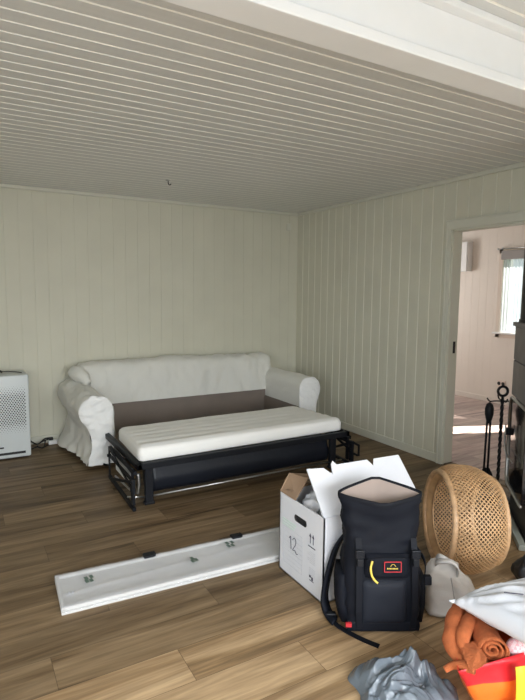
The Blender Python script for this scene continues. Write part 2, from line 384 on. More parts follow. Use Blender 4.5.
# curtain: pleated sheer on a rod with a grey header
cur = B(); n = 300; rows = []
for k in range(6):
    z = WZ0+.02 + (WZ1-.10-WZ0)*k/5; row = []
    for i in range(n+1):
        t = i/n; y = W0+.0-.012 - t*.90
        row.append(cur.verts.new((NX-.032+.014*math.sin(t*124+.6*math.sin(t*22))*(1.15-.1*k), y, z)))
    rows.append(row)
for a, c in zip(rows[:-1], rows[1:]):
    for i in range(n): cur.faces.new((a[i], a[i+1], c[i+1], c[i]))
co = link('curtain', cur, M['curtain'], None, True)
tag(co, 'sheer white pleated curtain hanging at the window in the next room', 'curtain')
b = B(); box(b, (NX-.075, W1, WZ1-.085), (NX-.050, W0+.0, WZ1+.03), bev=.004)
r_ = link('roller_blind', b, mat('grey_blind', (.36, .34, .33), .7)); tag(r_, 'rolled grey blind across the top of the next room window', 'blind')
rod = thing('curtain_rod', 'thin curtain rod above the window in the next room', 'curtain rod', (NX-.06, W0+.06, WZ1+.055))
b = B(); tube(b, [(NX-.06, W0+.05, WZ1+.055), (NX-.06, W1, WZ1+.055)], .007); link('rod', b, M['chrome'], rod, True)
b = B(); tube(b, [(NX-.005, W0+.03, WZ1+.055), (NX-.06, W0+.03, WZ1+.055)], .006); box(b, (NX-.012, W0+.015, WZ1+.03), (NX-.005, W0+.045, WZ1+.08)); link('bracket', b, M['chrome'], rod)
b = B(); lathe(b, [(.002, 0), (.012, .004), (.014, .012), (.010, .022), (.002, .026)], M=Matrix.Translation((NX-.06, W0+.048, WZ1+.055)) @ Matrix.Rotation(-PI/2, 4, 'X'), seg=12); link('finial', b, M['chrome'], rod, True)
# white cabinet on the wall of the next room
cb = thing('wall_cabinet', 'small white wall box mounted high beside the doorway of the next room', 'wall box', (NX-.005, -.25, 1.78))
b = B(); box(b, (NX-.11, -.36, 1.78), (NX-.006, -.0, 2.19), bev=.006); link('housing', b, M['white'], cb)
b = B(); box(b, (NX-.122, -.355, 1.787), (NX-.111, -.005, 2.183), bev=.003); link('door', b, M['white'], cb)
# outlet plate
ol = thing('wall_outlet', 'white double wall outlet on the next room wall below the window', 'wall outlet', (NX-.005, -.93, .25))
b = B(); box(b, (NX-.020, -.985, .235), (NX-.006, -.865, .320), bev=.004); link('cover', b, mat('cream_plastic', (.80, .68, .60), .4), ol)
for k in (0, 1):
    b = B(); lathe(b, [(.0, 0), (.024, 0), (.024, .0015), (0.018, .002), (.0, .002)][1:4], M=Matrix.Translation((NX-.0205, -.955+.06*k, .278)) @ Matrix.Rotation(-PI/2, 4, 'Y'), seg=16); link('socket', b, M['dark'], ol)
# foliage outside the window
def tree(x, y, s, seed):
    t = thing('garden_shrub', 'green leafy shrub outside the next room window' , 'shrub', (x, y, -.3))
    b = B(); rnd = random.Random(seed)
    for i in range(900):
        a = rnd.random()*2*PI; zz = rnd.random(); r = s*(.35+.65*math.sin(PI*min(1, zz*1.02)))*rnd.random()**.4
        c = Vector((x+r*math.cos(a), y+r*math.sin(a), -.1+zz*3.0)); q = Matrix.Rotation(rnd.random()*6, 3, Vector((rnd.random(), rnd.random(), rnd.random()+.01)).normalized())
        l = .09
        vs = [b.verts.new(c+q @ Vector(v)) for v in ((0, -l, 0), (l*.45, 0, .01), (0, l, 0), (-l*.45, 0, .01))]; b.faces.new(vs)
    link('foliage', b, mat('leaf_green', (.10, .22, .05), .6, var=.3, vs=5), t)
    b = B(); tube(b, [(x, y, -.3), (x+.02, y, .6), (x, y+.03, 1.8)], [.05, .04, .02]); link('stem', b, mat('bark', (.09, .06, .04), .9), t)
tree(6.2, -.1, 1.0, 3)
slab('ground_outside', (2.95, -8, -.4), (12, 6, -.3), mat('lawn', (.12, .18, .06), .9, var=.3, vs=3))

# ------------------------------------------------------------------ sofa bed
S = thing('sofa_bed', 'white slipcovered sofa with rolled arms, its bed mechanism and thin mattress pulled out', 'sofa bed', (-1.57, -.6, 0))
def arm(sign, xin, prof, y0, y1, flare, seed, wr):
    """sign -1: left arm (outer side towards -x).  prof: (outward, z)"""
    b = B(); n = 34; rings = []
    P = smoothpts([(u, 0, z) for u, z in prof], 3)
    m = len(P)
    for i in range(n+1):
        t = i/n; y = y0+(y1-y0)*t; pts = []
        for k, q in enumerate(P):
            u, z = q.x, q.z
            low = max(0, min(1, (.42-z)/.36))
            u2_ = u + flare(t)*low*(u/.25 if u > 0 else 0)
            pts.append((xin+sign*u2_, y, z))
        rings.append(vring(b, pts))
    # body between rings (open towards the bottom)
    skin(b, rings, False, closed=False)
    side = list(b.verts)
    # front panel: cross strips between inner and outer edge of the same height
    base = [v.co.copy() for v in rings[-1]]; caps = []
    top = max(range(m), key=lambda k: base[k].z); cols = 12
    left = rings[-1][:top+1]; right = rings[-1][top:][::-1]
    def lookup(ch, t):
        x = t*(len(ch)-1); i0 = min(int(x), len(ch)-2); return ch[i0].co.lerp(ch[i0+1].co, x-i0)
    rowsn = 36; grid = []
    for r in range(rowsn):
        t = r/rowsn; A_ = lookup(left, t); C_ = lookup(right, t); row = []
        for k in range(cols+1):
            q = k/cols; p = A_.lerp(C_, q); p.y -= .020*math.sin(PI*q)**.5*min(1, (rowsn-r)/5) + (0 if 0 < k < cols else -.002)
            row.append(b.verts.new(p))
        grid.append(row); caps += row[1:-1]
    tip = b.verts.new(base[top])
    for r in range(rowsn-1):
        for k in range(cols): b.faces.new((grid[r][k], grid[r][k+1], grid[r+1][k+1], grid[r+1][k])).material_index = 1
    for k in range(cols): b.faces.new((grid[-1][k], grid[-1][k+1], tip)).material_index = 1
    ridge(b, wr, 9, seed, stretch=(1, .8, 1.3), verts=side)
    disp(b, wr*.8, 4, seed+3, verts=side)
    ridge(b, wr*1.0, 15, seed+5, stretch=(1, 1, 1.8), verts=caps); ridge(b, wr*1.3, 26, seed+8, stretch=(1, 1, 1.2), verts=[v for v in caps if v.co.z < .27])
    # hold the ruffles above the floor
    for v in b.verts: v.co.z = max(v.co.z, .035)
    return link('arm', b, [M['slip'], M['slipfront']], S, True)
profL = [(0, .05), (0, .25), (0, .42), (.005, .52), (.045, .588), (.11, .615), (.19, .607), (.250, .56), (.275, .49), (.255, .42), (.215, .36), (.19, .28), (.19, .18), (.22, .10), (.23, .045)]
arm(-1, -2.49, profL, -.06, -1.055, lambda t: .10*math.exp(-((t-.25)/.3)**2)-.02*t, 2, .024)
profR = [(0, .32), (0, .42), (0, .46), (.005, .54), (.045, .595), (.11, .618), (.18, .607), (.235, .56), (.255, .49), (.24, .42), (.215, .35), (.21, .28), (.21, .18), (.215, .10), (.22, .045)]
arm(1, -.635, profR, -.06, -1.03, lambda t: 0, 5, .008)
# back rest cover: rounded box swept in x
b = B(); rings = []; n = 90
pf = smoothpts([(0, -.365, .395), (0, -.352, .48), (0, -.335, .60), (0, -.315, .70), (0, -.285, .755), (0, -.22, .782), (0, -.14, .782), (0, -.085, .75), (0, -.07, .68), (0, -.065, .45), (0, -.065, .10)], 5)
for i in range(n+1):
    t = i/n; x = -2.62+t*2.10; e = min(t, 1-t)*2.10
    k = min(1, e/.09); sh = math.sqrt(max(0, 1-(1-k)**2))
    pts = []
    for q in pf:
        yy = -.20+(q.y+.20)*(.55+.45*sh); zz = q.z - (1-sh)*.05*max(0, (q.z-.5)/.28)
        zz += (.006*math.sin(x*3)+.012*(x+1.5)*-1*.4)*(1 if q.z > .6 else 0)
        pts.append((x, yy, zz))
    rings.append(vring(b, pts))
skin(b, rings, False, closed=False); b.faces.new(rings[0]); b.faces.new(rings[-1][::-1])
ridge(b, .020, 4.5, 11, stretch=(1, 1, .45)); ridge(b, .011, 9, 4, stretch=(1.3, 1, .7))
link('back_rest', b, M['slip'], S, True)
# left-hand tuft of the cover where back and arm meet
b = B()
P = smoothpts([(-2.60, -.14, .66), (-2.635, -.25, .70), (-2.60, -.36, .68), (-2.55, -.44, .62)], 8)
tube(b, P, [.032+.036*math.sin(PI*i/(len(P)-1)) for i in range(len(P))], 14); ridge(b, .014, 14, 3)
link('cover_fold', b, M['slip'], S, True)
# crease at the arm / back seam
# lining
b = B()
def sheet(a, c, d_, nu=30, nv=8):
    a = Vector(a); c = Vector(c); d_ = Vector(d_); g = [[b.verts.new(a+(c-a)*i/nu+(d_-a)*j/nv) for j in range(nv+1)] for i in range(nu+1)]
    for i in range(nu):
        for j in range(nv): b.faces.new((g[i][j], g[i+1][j], g[i+1][j+1], g[i][j+1]))
sheet((-2.49, -.335, .10), (-.62, -.335, .10), (-2.49, -.345, .44)); sheet((-.640, -.33, .06), (-.640, -1.03, .06), (-.640, -.33, .325)); sheet((-2.486, -.33, .06), (-2.486, -1.03, .06), (-2.486, -.33, .44))
sheet((-2.48, -.34, .10), (-.64, -.34, .10), (-2.48, -1.0, .07))
disp(b, .008, 5, 8, rough=2)
link('seat_lining', b, M['taupe'], S, True)
b = B(); box(b, (-2.50, -1.035, .055), (-.62, -1.0, .19), bev=.01); box(b, (-2.66, -1.02, .055), (-.42, -.10, .11), bev=.01); link('base', b, M['taupe'], S)
for x, y in ((-2.53, -.95), (-.50, -.95), (-2.53, -.15), (-.50, -.15)):
    b = B(); lathe(b, [(.025, 0), (.032, .01), (.036, .06)], (x, y, 0), 14); sharp(link('foot', b, M['black'], S))
# mattress, folded once and sitting on the frame
b = B(); nu, nv = 60, 26
TLc, FLc, FRc, TRc = Vector((-2.522, -1.30, 0)), Vector((-2.542, -1.93, 0)), Vector((-.785, -1.91, 0)), Vector((-.86, -1.265, 0))
def mp_(u, v): return (TLc*(1-u)+TRc*u)*(1-v)+(FLc*(1-u)+FRc*u)*v
def ring_m(z, inset, nseg=44):
    pts = []
    for s in range(4):
        for k in range(nseg if s % 2 == 0 else 18):
            t = k/(nseg if s % 2 == 0 else 18)
            u, v = ((t, 0), (1, t), (1-t, 1), (0, 1-t))[s]
            iu, iv = inset/1.7, inset/.63
            uu = min(max(u, iu), 1-iu); vv = min(max(v, iv), 1-iv)
            # rounded corners
            du, dv = u-.5, v-.5
            p = mp_(uu, vv); q = mp_(.5, .5)
            cr = max(0, abs(du)*2-.97)/.03*max(0, abs(dv)*2-.9)/.1
            p = p+(q-p)*.02*cr
            pts.append(Vector((p.x, p.y, z)))
    return pts
rs = []
for z, ins in ((.308, .03), (.306, .008), (.315, 0), (.345, -.002), (.375, 0), (.394, .008), (.403, .025)):
    rs.append(vring(b, ring_m(z, ins)))
skin(b, rs); b.faces.new(rs[0][::-1]); b.faces.new(rs[-1])
# quilted top
top = [[b.verts.new((*(mp_(.012+.976*i/nu, .03+.94*j/nv)).xy, .4015+(.003 if 0 < i < nu and 0 < j < nv else -.002)+.0045*abs(math.sin(j/nv*PI*6))*1.6 + .003*noise.noise(Vector((i*.2, j*.3, 0))))) for j in range(nv+1)] for i in range(nu+1)]
for i in range(nu):
    for j in range(nv): b.faces.new((top[i][j], top[i+1][j], top[i+1][j+1], top[i][j+1]))
link('mattress', b, M['matt'], S, True)
# black frame
FX0, FX1 = -2.565, -.755
b = B()
box(b, (FX0, -1.965, .262), (FX1, -1.925, .305), bev=.005); box(b, (FX0, -1.965, .262), (FX0+.035, -1.06, .305), bev=.005); box(b, (FX1-.035, -1.965, .262), (FX1, -1.06, .305), bev=.005)
box(b, (FX0-.02, -1.94, .225), (FX0+.005, -1.25, .25), bev=.004); box(b, (FX1-.005, -1.94, .225), (FX1+.02, -1.25, .25), bev=.004)
link('bed_frame', b, M['black'], S)
for x in (-2.475, -.90):
    b = B(); box(b, (x-.028, -1.935, 0), (x+.028, -1.90, .27), bev=.004); box(b, (x-.035, -1.94, 0), (x+.035, -1.895, .02), bev=.004); link('leg', b, M['black'], S)
# folded section in black cover, hanging behind the front rail
b = B(); P = [(.0, .262), (.02, .20), (.035, .15), (.03, .095), (.0, .055), (-.06, .045), (-.16, .06), (-.20, .16), (-.16, .25)]
P = smoothpts([(0, -1.885-u, z) if False else (0, -1.860-u, z) for u, z in P], 4); rings = []
for i in range(61):
    x = -2.44+1.52*i/60; rings.append(vring(b, [(x, q.y, q.z) for q in P]))
skin(b, rings, True); disp(b, .004, 6, 2, stretch=(.5, 1, 1)); link('folded_bed_section', b, M['blackcloth'], S, True)
b = B(); tube(b, [(-2.50, -1.915, .052), (-.80, -1.915, .052)], .007, 8); tube(b, [(-2.62, -1.90, .070), (-2.50, -1.915, .052)], .007, 8); link('steel_rod', b, M['chrome'], S, True)
# folding side frames (left and right)
for sx, X in ((-1, -2.60), (1, -.72)):
    b = B()
    def bar(a, c, wd=.022, th=.008):
        a = Vector(a); c = Vector(c); d_ = (c-a).normalized(); n_ = Vector((1, 0, 0)); w_ = d_.cross(n_)*wd/2; h_ = n_*th/2
        r0 = vring(b, (a-w_-h_, a+w_-h_, a+w_+h_, a-w_+h_)); r1 = vring(b, (c-w_-h_, c+w_-h_, c+w_+h_, c-w_+h_)); skin(b, [r0, r1], True)
    y0_, y1_ = (-1.34, -1.99) if sx < 0 else (-1.5, -1.97)
    bar((X, y0_, .27), (X, y0_, .03), .03); bar((X, y0_, .205), (X, y1_+.02, .20), .025); bar((X, y0_, .035), (X, y1_-.01, .012), .025, .02)
    bar((X, y0_-.02, .26), (X, y1_+.02, .13), .022); bar((X-.012, y0_-.1, .05), (X-.012, y1_+.04, .19), .02)
    bar((X, y1_+.02, .215), (X, y1_+.02, .04), .04, .02); bar((X+.015, y0_-.1, .275), (X+.015, y1_+.05, .235), .03)
    bar((X+.02, y1_+.10, .26), (X+.02, y1_+.10, .03), .03, .012)
    if sx > 0: bar((X+.02, y1_+.03, .20), (X+.02, y1_-.05, .19), .018); bar((X+.02, y1_-.05, .20), (X+.02, y1_-.05, .10), .018); bar((X, y1_+.05, .12), (X+.0, y1_-.06, .11), .018)
    for yy, zz in ((y0_-.01, .205), (y1_+.02, .20), (y1_+.02, .14)):
        lathe(b, [(.012, -.014), (.012, .014)], M=Matrix.Translation((X-.004*1, yy, zz)) @ Matrix.Rotation(PI/2, 4, 'Y'), seg=10)
    link('folding_side_frame', b, M['black'], S)
b = B(); tube(b, [(-2.585, -1.45, .07), (-2.585, -1.90, .10)], .007, 6); tube(b, smoothpts([(-2.545, -1.90, .22), (-2.54, -1.905, .15), (-2.55, -1.90, .08)], 5), .014, 8); link('spring_arm', b, M['chrome'], S, True)
b = B(); box(b, (-2.57, -1.80, .10), (-2.55, -1.40, .23), bev=.01); link('care_tag', b, M['slipfront'], S)

# ------------------------------------------------------------------ air purifier
A = thing('air_purifier', 'white air purifier with perforated front against the back wall', 'air purifier', (-3.26, -.27, 0))
b = B(); box(b, (-3.47, -.42, 0.012), (-3.055, -.11, .735), bev=.014, seg=3); sharp(link('housing', b, M['purifier'], A))
b = B()
for r in range(27):
    for c_ in range(18):
        x = -3.445+c_*.0208+(.0104 if r % 2 else 0); z = .235+r*.0155
        if x > -3.085: continue
        ft = min(1, min(r, 26-r)/7+.25); rr = .0062*ft
        vs = [b.verts.new((x+rr*math.cos(a*PI/3), -.4212, z+rr*1.1*math.sin(a*PI/3))) for a in range(6)]; b.faces.new(vs)
link('grille_holes', b, M['dark'], A)
b = B(); box(b, (-3.44, -.424, .045), (-3.10, -.4195, .066), bev=.002); link('air_slot', b, M['dark'], A)
b = B(); box(b, (-3.335, -.4225, .105), (-3.27, -.4195, .118), bev=.001); link('badge', b, M['dark'], A)
b = B(); box(b, (-3.46, -.38, 0), (-3.07, -.14, .014)); link('base', b, M['dark'], A)
b = B(); P = smoothpts([(-3.46, -.22, .745), (-3.34, -.28, .75), (-3.24, -.20, .742), (-3.17, -.25, .745), (-3.10, -.33, .742)], 6); tube(b, P, .004, 6)
P = smoothpts([(-3.40, -.20, .75), (-3.31, -.17, .765), (-3.25, -.24, .745)], 6); tube(b, P, .010, 6)
o = link('cable', b, M['cable'], None, True); tag(o, 'thin dark cable coiled on top of the white air purifier', 'cable'); recenter(o, (-3.28, -.25, .74))
# power strip and flex
ps = thing('power_strip', 'white power strip on the floor behind the left arm of the sofa', 'power strip', (-2.83, -.06, 0))
b = B(); box(b, (-2.87, -.105, 0), (-2.62, -.05, .038), bev=.006); link('body', b, M['white'], ps)
b = B(); box(b, (-2.865, -.095, .039), (-2.825, -.06, .065), bev=.006); link('plug', b, M['cable'], ps)
b = B()
tube(b, smoothpts([(-2.845, -.078, .058), (-2.90, -.10, .065), (-2.97, -.13, .03), (-3.03, -.14, .07), (-3.045, -.07, .10)], 7), .006, 6)
tube(b, smoothpts([(-2.90, -.12, .055), (-2.93, -.20, .010), (-2.98, -.16, .012), (-3.04, -.20, .010), (-3.045, -.09, .03)], 7), .006, 6)
tube(b, smoothpts([(-2.88, -.14, .010), (-2.94, -.20, .010), (-2.98, -.22, .03), (-2.96, -.12, .03), (-2.86, -.08, .055)], 7), .006, 6)
link('cord', b, M['cable'], ps, True)
# ceiling hook
hk = thing('ceiling_hook', 'small metal hook screwed into the far part of the board ceiling', 'hook', (-1.96, -.95, H))
b = B(); lathe(b, [(.022, 0), (.022, -.005), (.009, -.010)], (-1.96, -.95, H), 14); link('rose', b, M['chrome'], hk)
b = B(); tube(b, smoothpts([(-1.96, -.95, H-.005), (-1.96, -.95, H-.028), (-1.948, -.95, H-.040), (-1.935, -.95, H-.030)], 5), .004, 6); link('hook', b, M['dark'], hk, True)
b = B(); box(b, (-.16, -.008, 2.19), (-.10, 0, 2.27), bev=.004); o = link('junction_cover', b, M['trim']); tag(o, 'small painted cover plate high on the back wall near the corner', 'cover plate')

# ------------------------------------------------------------------ wrapped shallow tray
d = Vector((1.33, -.075, 0)).normalized(); pn = Vector((-d.y, d.x, 0)); O = Vector((-3.213, -2.955, 0))
T = Matrix(((d.x, pn.x, 0, O.x), (d.y, pn.y, 0, O.y), (0, 0, 1, 0), (0, 0, 0, 1)))
tr = thing('wrapped_shelf_panel', 'long white panel wrapped in clear plastic lying on the floor', 'panel', O)
LN, WD = 1.34, .315
b = B(); box(b, (0, 0, 0.0), (LN, WD, .012), T); box(b, (0, 0, .012), (LN, .020, .032), T, bev=.006); box(b, (0, WD-.02, .012), (LN, WD, .028), T, bev=.005); box(b, (0, .0, .012), (.018, WD, .030), T, bev=.004); box(b, (LN-.018, 0, .012), (LN, WD, .03), T, bev=.004)
link('panel', b, mat('white_panel', (.60, .595, .585), .5, var=.04, vs=20), tr)
b = B(); g = []
for i in range(121):
    row = []
    for j in range(25):
        u, v = i/120, j/24; z = .036+.003*noise.noise(Vector((u*8, v*5, 2)))+.0025*(1-abs(noise.noise(Vector((u*26+v*9, v*7, 5))))*2)
        z -= .007*math.sin(v*PI)*(1 if .1 < v < .9 else .6); z += .008*math.exp(-((v-.50-.28*(u-.5))/.028)**2)
        row.append(b.verts.new(T @ Vector((-.002+u*(LN+.004), -.003+v*(WD+.006), z if 0 < j < 24 else .012))))
    g.append(row)
for i in range(120):
    for j in range(24): b.faces.new((g[i][j], g[i+1][j], g[i+1][j+1], g[i][j+1]))
link('plastic_wrap', b, M['wrap'], tr, True)
gi_ = mat('dark_green_label_print', (.10, .15, .12), .6)
def flat(u, v, w_, h_, z=.0425, m=None, name='printed_label', ang=0, par=None):
    b = B(); R = T @ Matrix.Translation((u, v, z)) @ Matrix.Rotation(ang, 4, 'Z'); box(b, (-w_/2, -h_/2, -.0005), (w_/2, h_/2, .0005), R); return link(name, b, m or gi_, par or tr)
for u, v in ((.135, .17), (.155, .17), (.135, .20), (.160, .205), (.665, .13), (.685, .135), (.670, .158), (.90, .20), (.925, .20), (.905, .235), (.935, .235)):
    flat(u, v, .017, .030, ang=.2)
for u in (.045, .06): flat(u, .10, .010, .02, m=M['greyink'])
for u, nk in ((.445, 2), (.96, 3)):
    b = B(); box(b, (u, WD-.035, .030), (u+.058, WD+.012, .044), T, bev=.004); box(b, (u+.058, WD-.030, .030), (u+.064, WD+.005, .047), T); link('black_clip', b, M['black'], tr)

# ------------------------------------------------------------------ cardboard box
BX = thing('moving_box', 'open white cardboard moving box with handwritten 12 on its side', 'cardboard box', (-1.83, -3.265, 0))
bx0, bx1, by0, by1, bz = -2.135, -1.53, -3.458, -3.072, .418
b = B(); t_ = .006
# left wall with a real hand hole
hy0, hy1, hz0, hz1 = -3.315, -3.215, .318, .348
def wallx(x0, x1):
    N_ = [by0, hy0, hy1, by1]; Z_ = [0, hz0, hz1, bz]
    for i in range(3):
        for j in range(3):
            if i == 1 and j == 1: continue
            box(b, (x0, N_[i], Z_[j]), (x1, N_[i+1], Z_[j+1]))
wallx(bx0, bx0+t_); box(b, (bx1-t_, by0, 0), (bx1, by1, bz)); box(b, (bx0, by0, 0), (bx1, by0+t_, bz)); box(b, (bx0, by1-t_, 0), (bx1, by1, bz)); box(b, (bx0, by0, 0), (bx1, by1, t_))
link('body', b, M['card'], BX)
b = B(); pts = []
for k in range(24):
    a = 2*PI*k/24; cy_ = (hy0+hy1)/2; cz_ = (hz0+hz1)/2
    yy = cy_+math.copysign((hy1-hy0)/2-.015, math.cos(a))+.015*math.cos(a); zz = cz_+.015*math.sin(a); pts.append((yy, zz))
o1 = vring(b, [(bx0-.0008, y, z) for y, z in pts]); o2 = vring(b, [(bx0-.0008, (hy0+hy1)/2+(y-(hy0+hy1)/2)*1.04+math.copysign(.002, y-(hy0+hy1)/2), (hz0+hz1)/2+(z-(hz0+hz1)/2)*1.18) for y, z in pts])
i2 = vring(b, [(bx0+.010, y, z) for y, z in pts]); skin(b, [o2, o1, i2]); b.faces.new(i2)
link('hand_hole', b, M['dark'], BX)
# flaps
def flap(name, P, th=.005, m=None, cut=None):
    b = B(); P = [Vector(q) for q in P]; n_ = (P[1]-P[0]).cross(P[-1]-P[0]).normalized()*th
    v0 = [b.verts.new(q) for q in P]; v1 = [b.verts.new(q+n_) for q in P]
    b.faces.new(v0); b.faces.new(v1[::-1])
    for i in range(len(P)): b.faces.new((v0[i], v1[i], v1[(i+1) % len(P)], v0[(i+1) % len(P)]))
    return link(name, b, m or M['card'], BX)
yb = -3.285; zb_ = .598
f0 = Vector((bx0+.015, yb, zb_)); f1 = Vector((bx1-.005, yb-.03, .592)); h0 = Vector((bx0, by0+.004, bz)); h1 = Vector((bx1, by0+.004, bz))
def e_(t, s=1): return (h0+(h1-h0)*t)*(1-s)+(f0+(f1-f0)*t)*s
flap('flap', [h0, h1, e_(.985, 1), e_(.70, 1.0), e_(.665, .84), e_(.625, 1.0), e_(.30, 1.0), e_(.275, 1.09), e_(.25, 1.03), e_(.225, .80), e_(.16, .97), e_(0, 1)])
dn = Vector((0, .014, .004))
flap('flap', [h0+dn, h1+dn, e_(1, .80)+dn, e_(.03, .80)+dn*1.2])
flap('flap', [h0+dn*1.6+Vector((.02, 0, 0)), h1+dn*2, e_(1, .7)+dn*2, e_(.055, .78)+dn*2])
# left and back flaps, brown inside
flap('side_flap', [(bx0+.003, by1, bz+.002), (bx0+.003, -3.215, bz), (-2.055, -3.215, .520), (-1.985, -3.13, .505), (-2.085, -3.085, .512)], m=M['kraft'])
b = B()
# kraft back flap, curled
rings = []
for i in range(21):
    u = i/20; x = bx0+.006+u*.50; row = []
    for j in range(11):
        v = j/10; y = by1-.004-.055*math.sin(v*1.7)-.10*v*v*(0.4+.6*u)-.03*v*u; z = bz+.125*v*(.62+.38*min(1, u*3))-.05*v*v+.012*math.sin(u*5)*v
        row.append((x-.022*v*(1-u)+.02*v, y, z))
    rings.append(vring(b, row))
skin(b, rings, False, closed=False); link('back_flap', b, M['kraft'], BX, True)
# box printing on the left face
def mark(name, y0, y1, z0, z1, m, bm=None):
    bb = bm or B(); box(bb, (bx0-.0014, y0, z0), (bx0-.0002, y1, z1))
    if bm is None: return link(name, bb, m, BX)
# note: on this face, picture right = towards -y
b = B()
for k in range(9): box(b, (bx0-.0012, -3.285, .252-k*.024), (bx0-.0002, -3.115, .2532-k*.024))
for y in (-3.285, -3.115): box(b, (bx0-.0012, y, .06), (bx0-.0002, y+.0012, .2532))
for k in range(7): box(b, (bx0-.0012, -3.395, .212-k*.009), (bx0-.0002, -3.395+(.062 if k % 3 else .045), .2142-k*.009))
for k in range(5): box(b, (bx0-.0012, -3.395, .130-k*.008), (bx0-.0002, -3.345, .1318-k*.008))
link('printed_lines', b, M['greyink'], BX)
b = B()
for k in range(3): box(b, (bx0-.0012, -3.23+.01*k, .285-k*.014), (bx0-.0002, -3.10, .293-k*.014))
link('faded_print', b, M['greenink'], BX)
b = B()
for y in (-3.352, -3.376):
    box(b, (bx0-.0016, y-.002, .255), (bx0-.0002, y+.002, .295))
    v = [b.verts.new((bx0-.0016, yy, zz)) for yy, zz in ((y-.009, .287), (y+.009, .287), (y, .306))]; b.faces.new(v)
box(b, (bx0-.0016, -3.393, .236), (bx0-.0002, -3.335, .2405)); link('this_way_up_arrows', b, M['ink'], BX)
b = B(); box(b, (bx0-.0015, -3.362, .083), (bx0-.0002, -3.348, .094)); box(b, (bx0-.0015, -3.378, .074), (bx0-.0002, -3.366, .090)); box(b, (bx0-.0015, -3.385, .068), (bx0-.0002, -3.35, .071)); link('small_symbol', b, M['ink'], BX)
b = B(); X_ = bx0-.0012
tube(b, smoothpts([(X_, -3.168, .205), (X_, -3.180, .218), (X_, -3.183, .19), (X_, -3.186, .152)], 4), .0019, 6)
tube(b, smoothpts([(X_, -3.200, .208), (X_, -3.213, .222), (X_, -3.228, .212), (X_, -3.225, .190), (X_, -3.205, .162), (X_, -3.203, .153), (X_, -3.220, .158), (X_, -3.235, .146), (X_, -3.245, .150)], 5), .0019, 6)
link('handwritten_number', b, M['ink'], BX, True)
b = B()
for k in range(9): box(b, (bx0+.045, by0-.0012, .30-k*.016), (bx0+.085+.01*(k % 2), by0-.0002, .3015-k*.016))
link('printed_side_text', b, M['greyink'], BX)
# contents: plastic-wrapped bundle
def blob(name, c, r, m, amp, sc, seed, parent=None, sub=5, rot=0, flatb=None, stretch=(1, 1, 1), ridg=True):
    b = B(); bmesh.ops.create_icosphere(b, subdivisions=sub, radius=1)
    R = Matrix.Rotation(rot, 3, 'Z')
    for v in b.verts: v.co = R @ Vector((v.co.x*r[0], v.co.y*r[1], v.co.z*r[2]))+Vector(c)
    (ridge if ridg else disp)(b, amp, sc, seed, stretch=stretch)
    if flatb is not None:
        for v in b.verts: v.co.z = max(v.co.z, flatb)
    return link(name, b, m, parent, True)
o = blob('wrapped_bundle', (-1.975, -3.245, .36), (.12, .10, .095), M['film'], .022, 14, 4); tag(o, 'crumpled translucent plastic bundle inside the open white moving box', 'plastic bundle'); recenter(o, (-1.985, -3.235, .28))

# ------------------------------------------------------------------ backpack
O = Vector((-2.032, -3.757, 0)); pr_ = Vector((.873, -.488, 0)).normalized(); pb = Vector((.488, .873, 0)).normalized()
BP = thing('backpack', 'dark navy roll-top backpack standing open in front of the white box', 'backpack', O)
LEAN = .10
def pk(x, y, z): return O+pr_*x+pb*(y+z*LEAN)+Vector((0, 0, z))
def rrect(hw, y0, y1, z, rad, n=7, warp=None):
    pts = []; rad = min(rad, (y1-y0)/2*.98, hw*.98)
    for (cx_, cy_, a0) in ((hw-rad, y0+rad, -PI/2), (hw-rad, y1-rad, 0), (-hw+rad, y1-rad, PI/2), (-hw+rad, y0+rad, PI)):
        for k in range(n):
            a = a0+PI/2*k/(n-1); pts.append((cx_+rad*math.cos(a), cy_+rad*math.sin(a)))
    # densify long sides
    out = []
    for i in range(len(pts)):
        p_, q_ = pts[i], pts[(i+1) % len(pts)]; out.append(p_)
        dl = math.hypot(q_[0]-p_[0], q_[1]-p_[1])
        m_ = 6 if (i % n == n-1) else 0
        for k in range(1, m_+1): out.append((p_[0]+(q_[0]-p_[0])*k/(m_+1), p_[1]+(q_[1]-p_[1])*k/(m_+1)))
    return [(x, y, z) for x, y in out]
prof = [(0.002, .125, .03, .15), (.006, .150, .008, .17), (.03, .163, -.002, .178), (.09, .170, -.004, .18), (.2, .172, -.006, .18), (.30, .166, .0, .178), (.345, .160, .004, .175), (.38, .158, .008, .172), (.42, .163, .012, .165), (.47, .174, .016, .160), (.53, .182, .010, .160), (.560, .184, .006, .162)]
b = B(); rings = []
dense = []
for i in range(len(prof)-1):
    for k in range(4):
        t = k/4; dense.append([a+(c-a)*t for a, c in zip(prof[i], prof[i+1])])
dense.append(list(prof[-1]))
def open_shape(pts, z):
    """pinch sides and lift the back towards the rolled-open mouth"""
    t = max(0, (z-.40)/.16); t = min(1, t); out = []
    for x, y, zz in pts:
        k = 1-abs(x)/.19; kk = max(0, k)
        yy = .085+(y-.085)*((1-t)+t*(.15+1.05*kk**.8)); back = y > .085
        zz2 = zz + t*((.040*kk**1.0 if back else -.018*kk)+.012)
        out.append(pk(x, yy, zz2))
    return out
for z, hw, y0, y1 in dense:
    rings.append(vring(b, open_shape(rrect(hw, y0, y1, z, .055), z)))
skin(b, rings); b.faces.new(rings[0][::-1])
allv = list(b.verts); low = [v for v in allv if v.co.z < .54]
ridge(b, .010, 8, 6, stretch=(1, 1, 1.3), verts=low); ridge(b, .004, 22, 3, verts=low)
for v in b.verts: v.co.z = max(v.co.z, .001)
rim = [v.co.copy() for v in rings[-1]]
bd = link('body', b, M['navy'], BP, True)
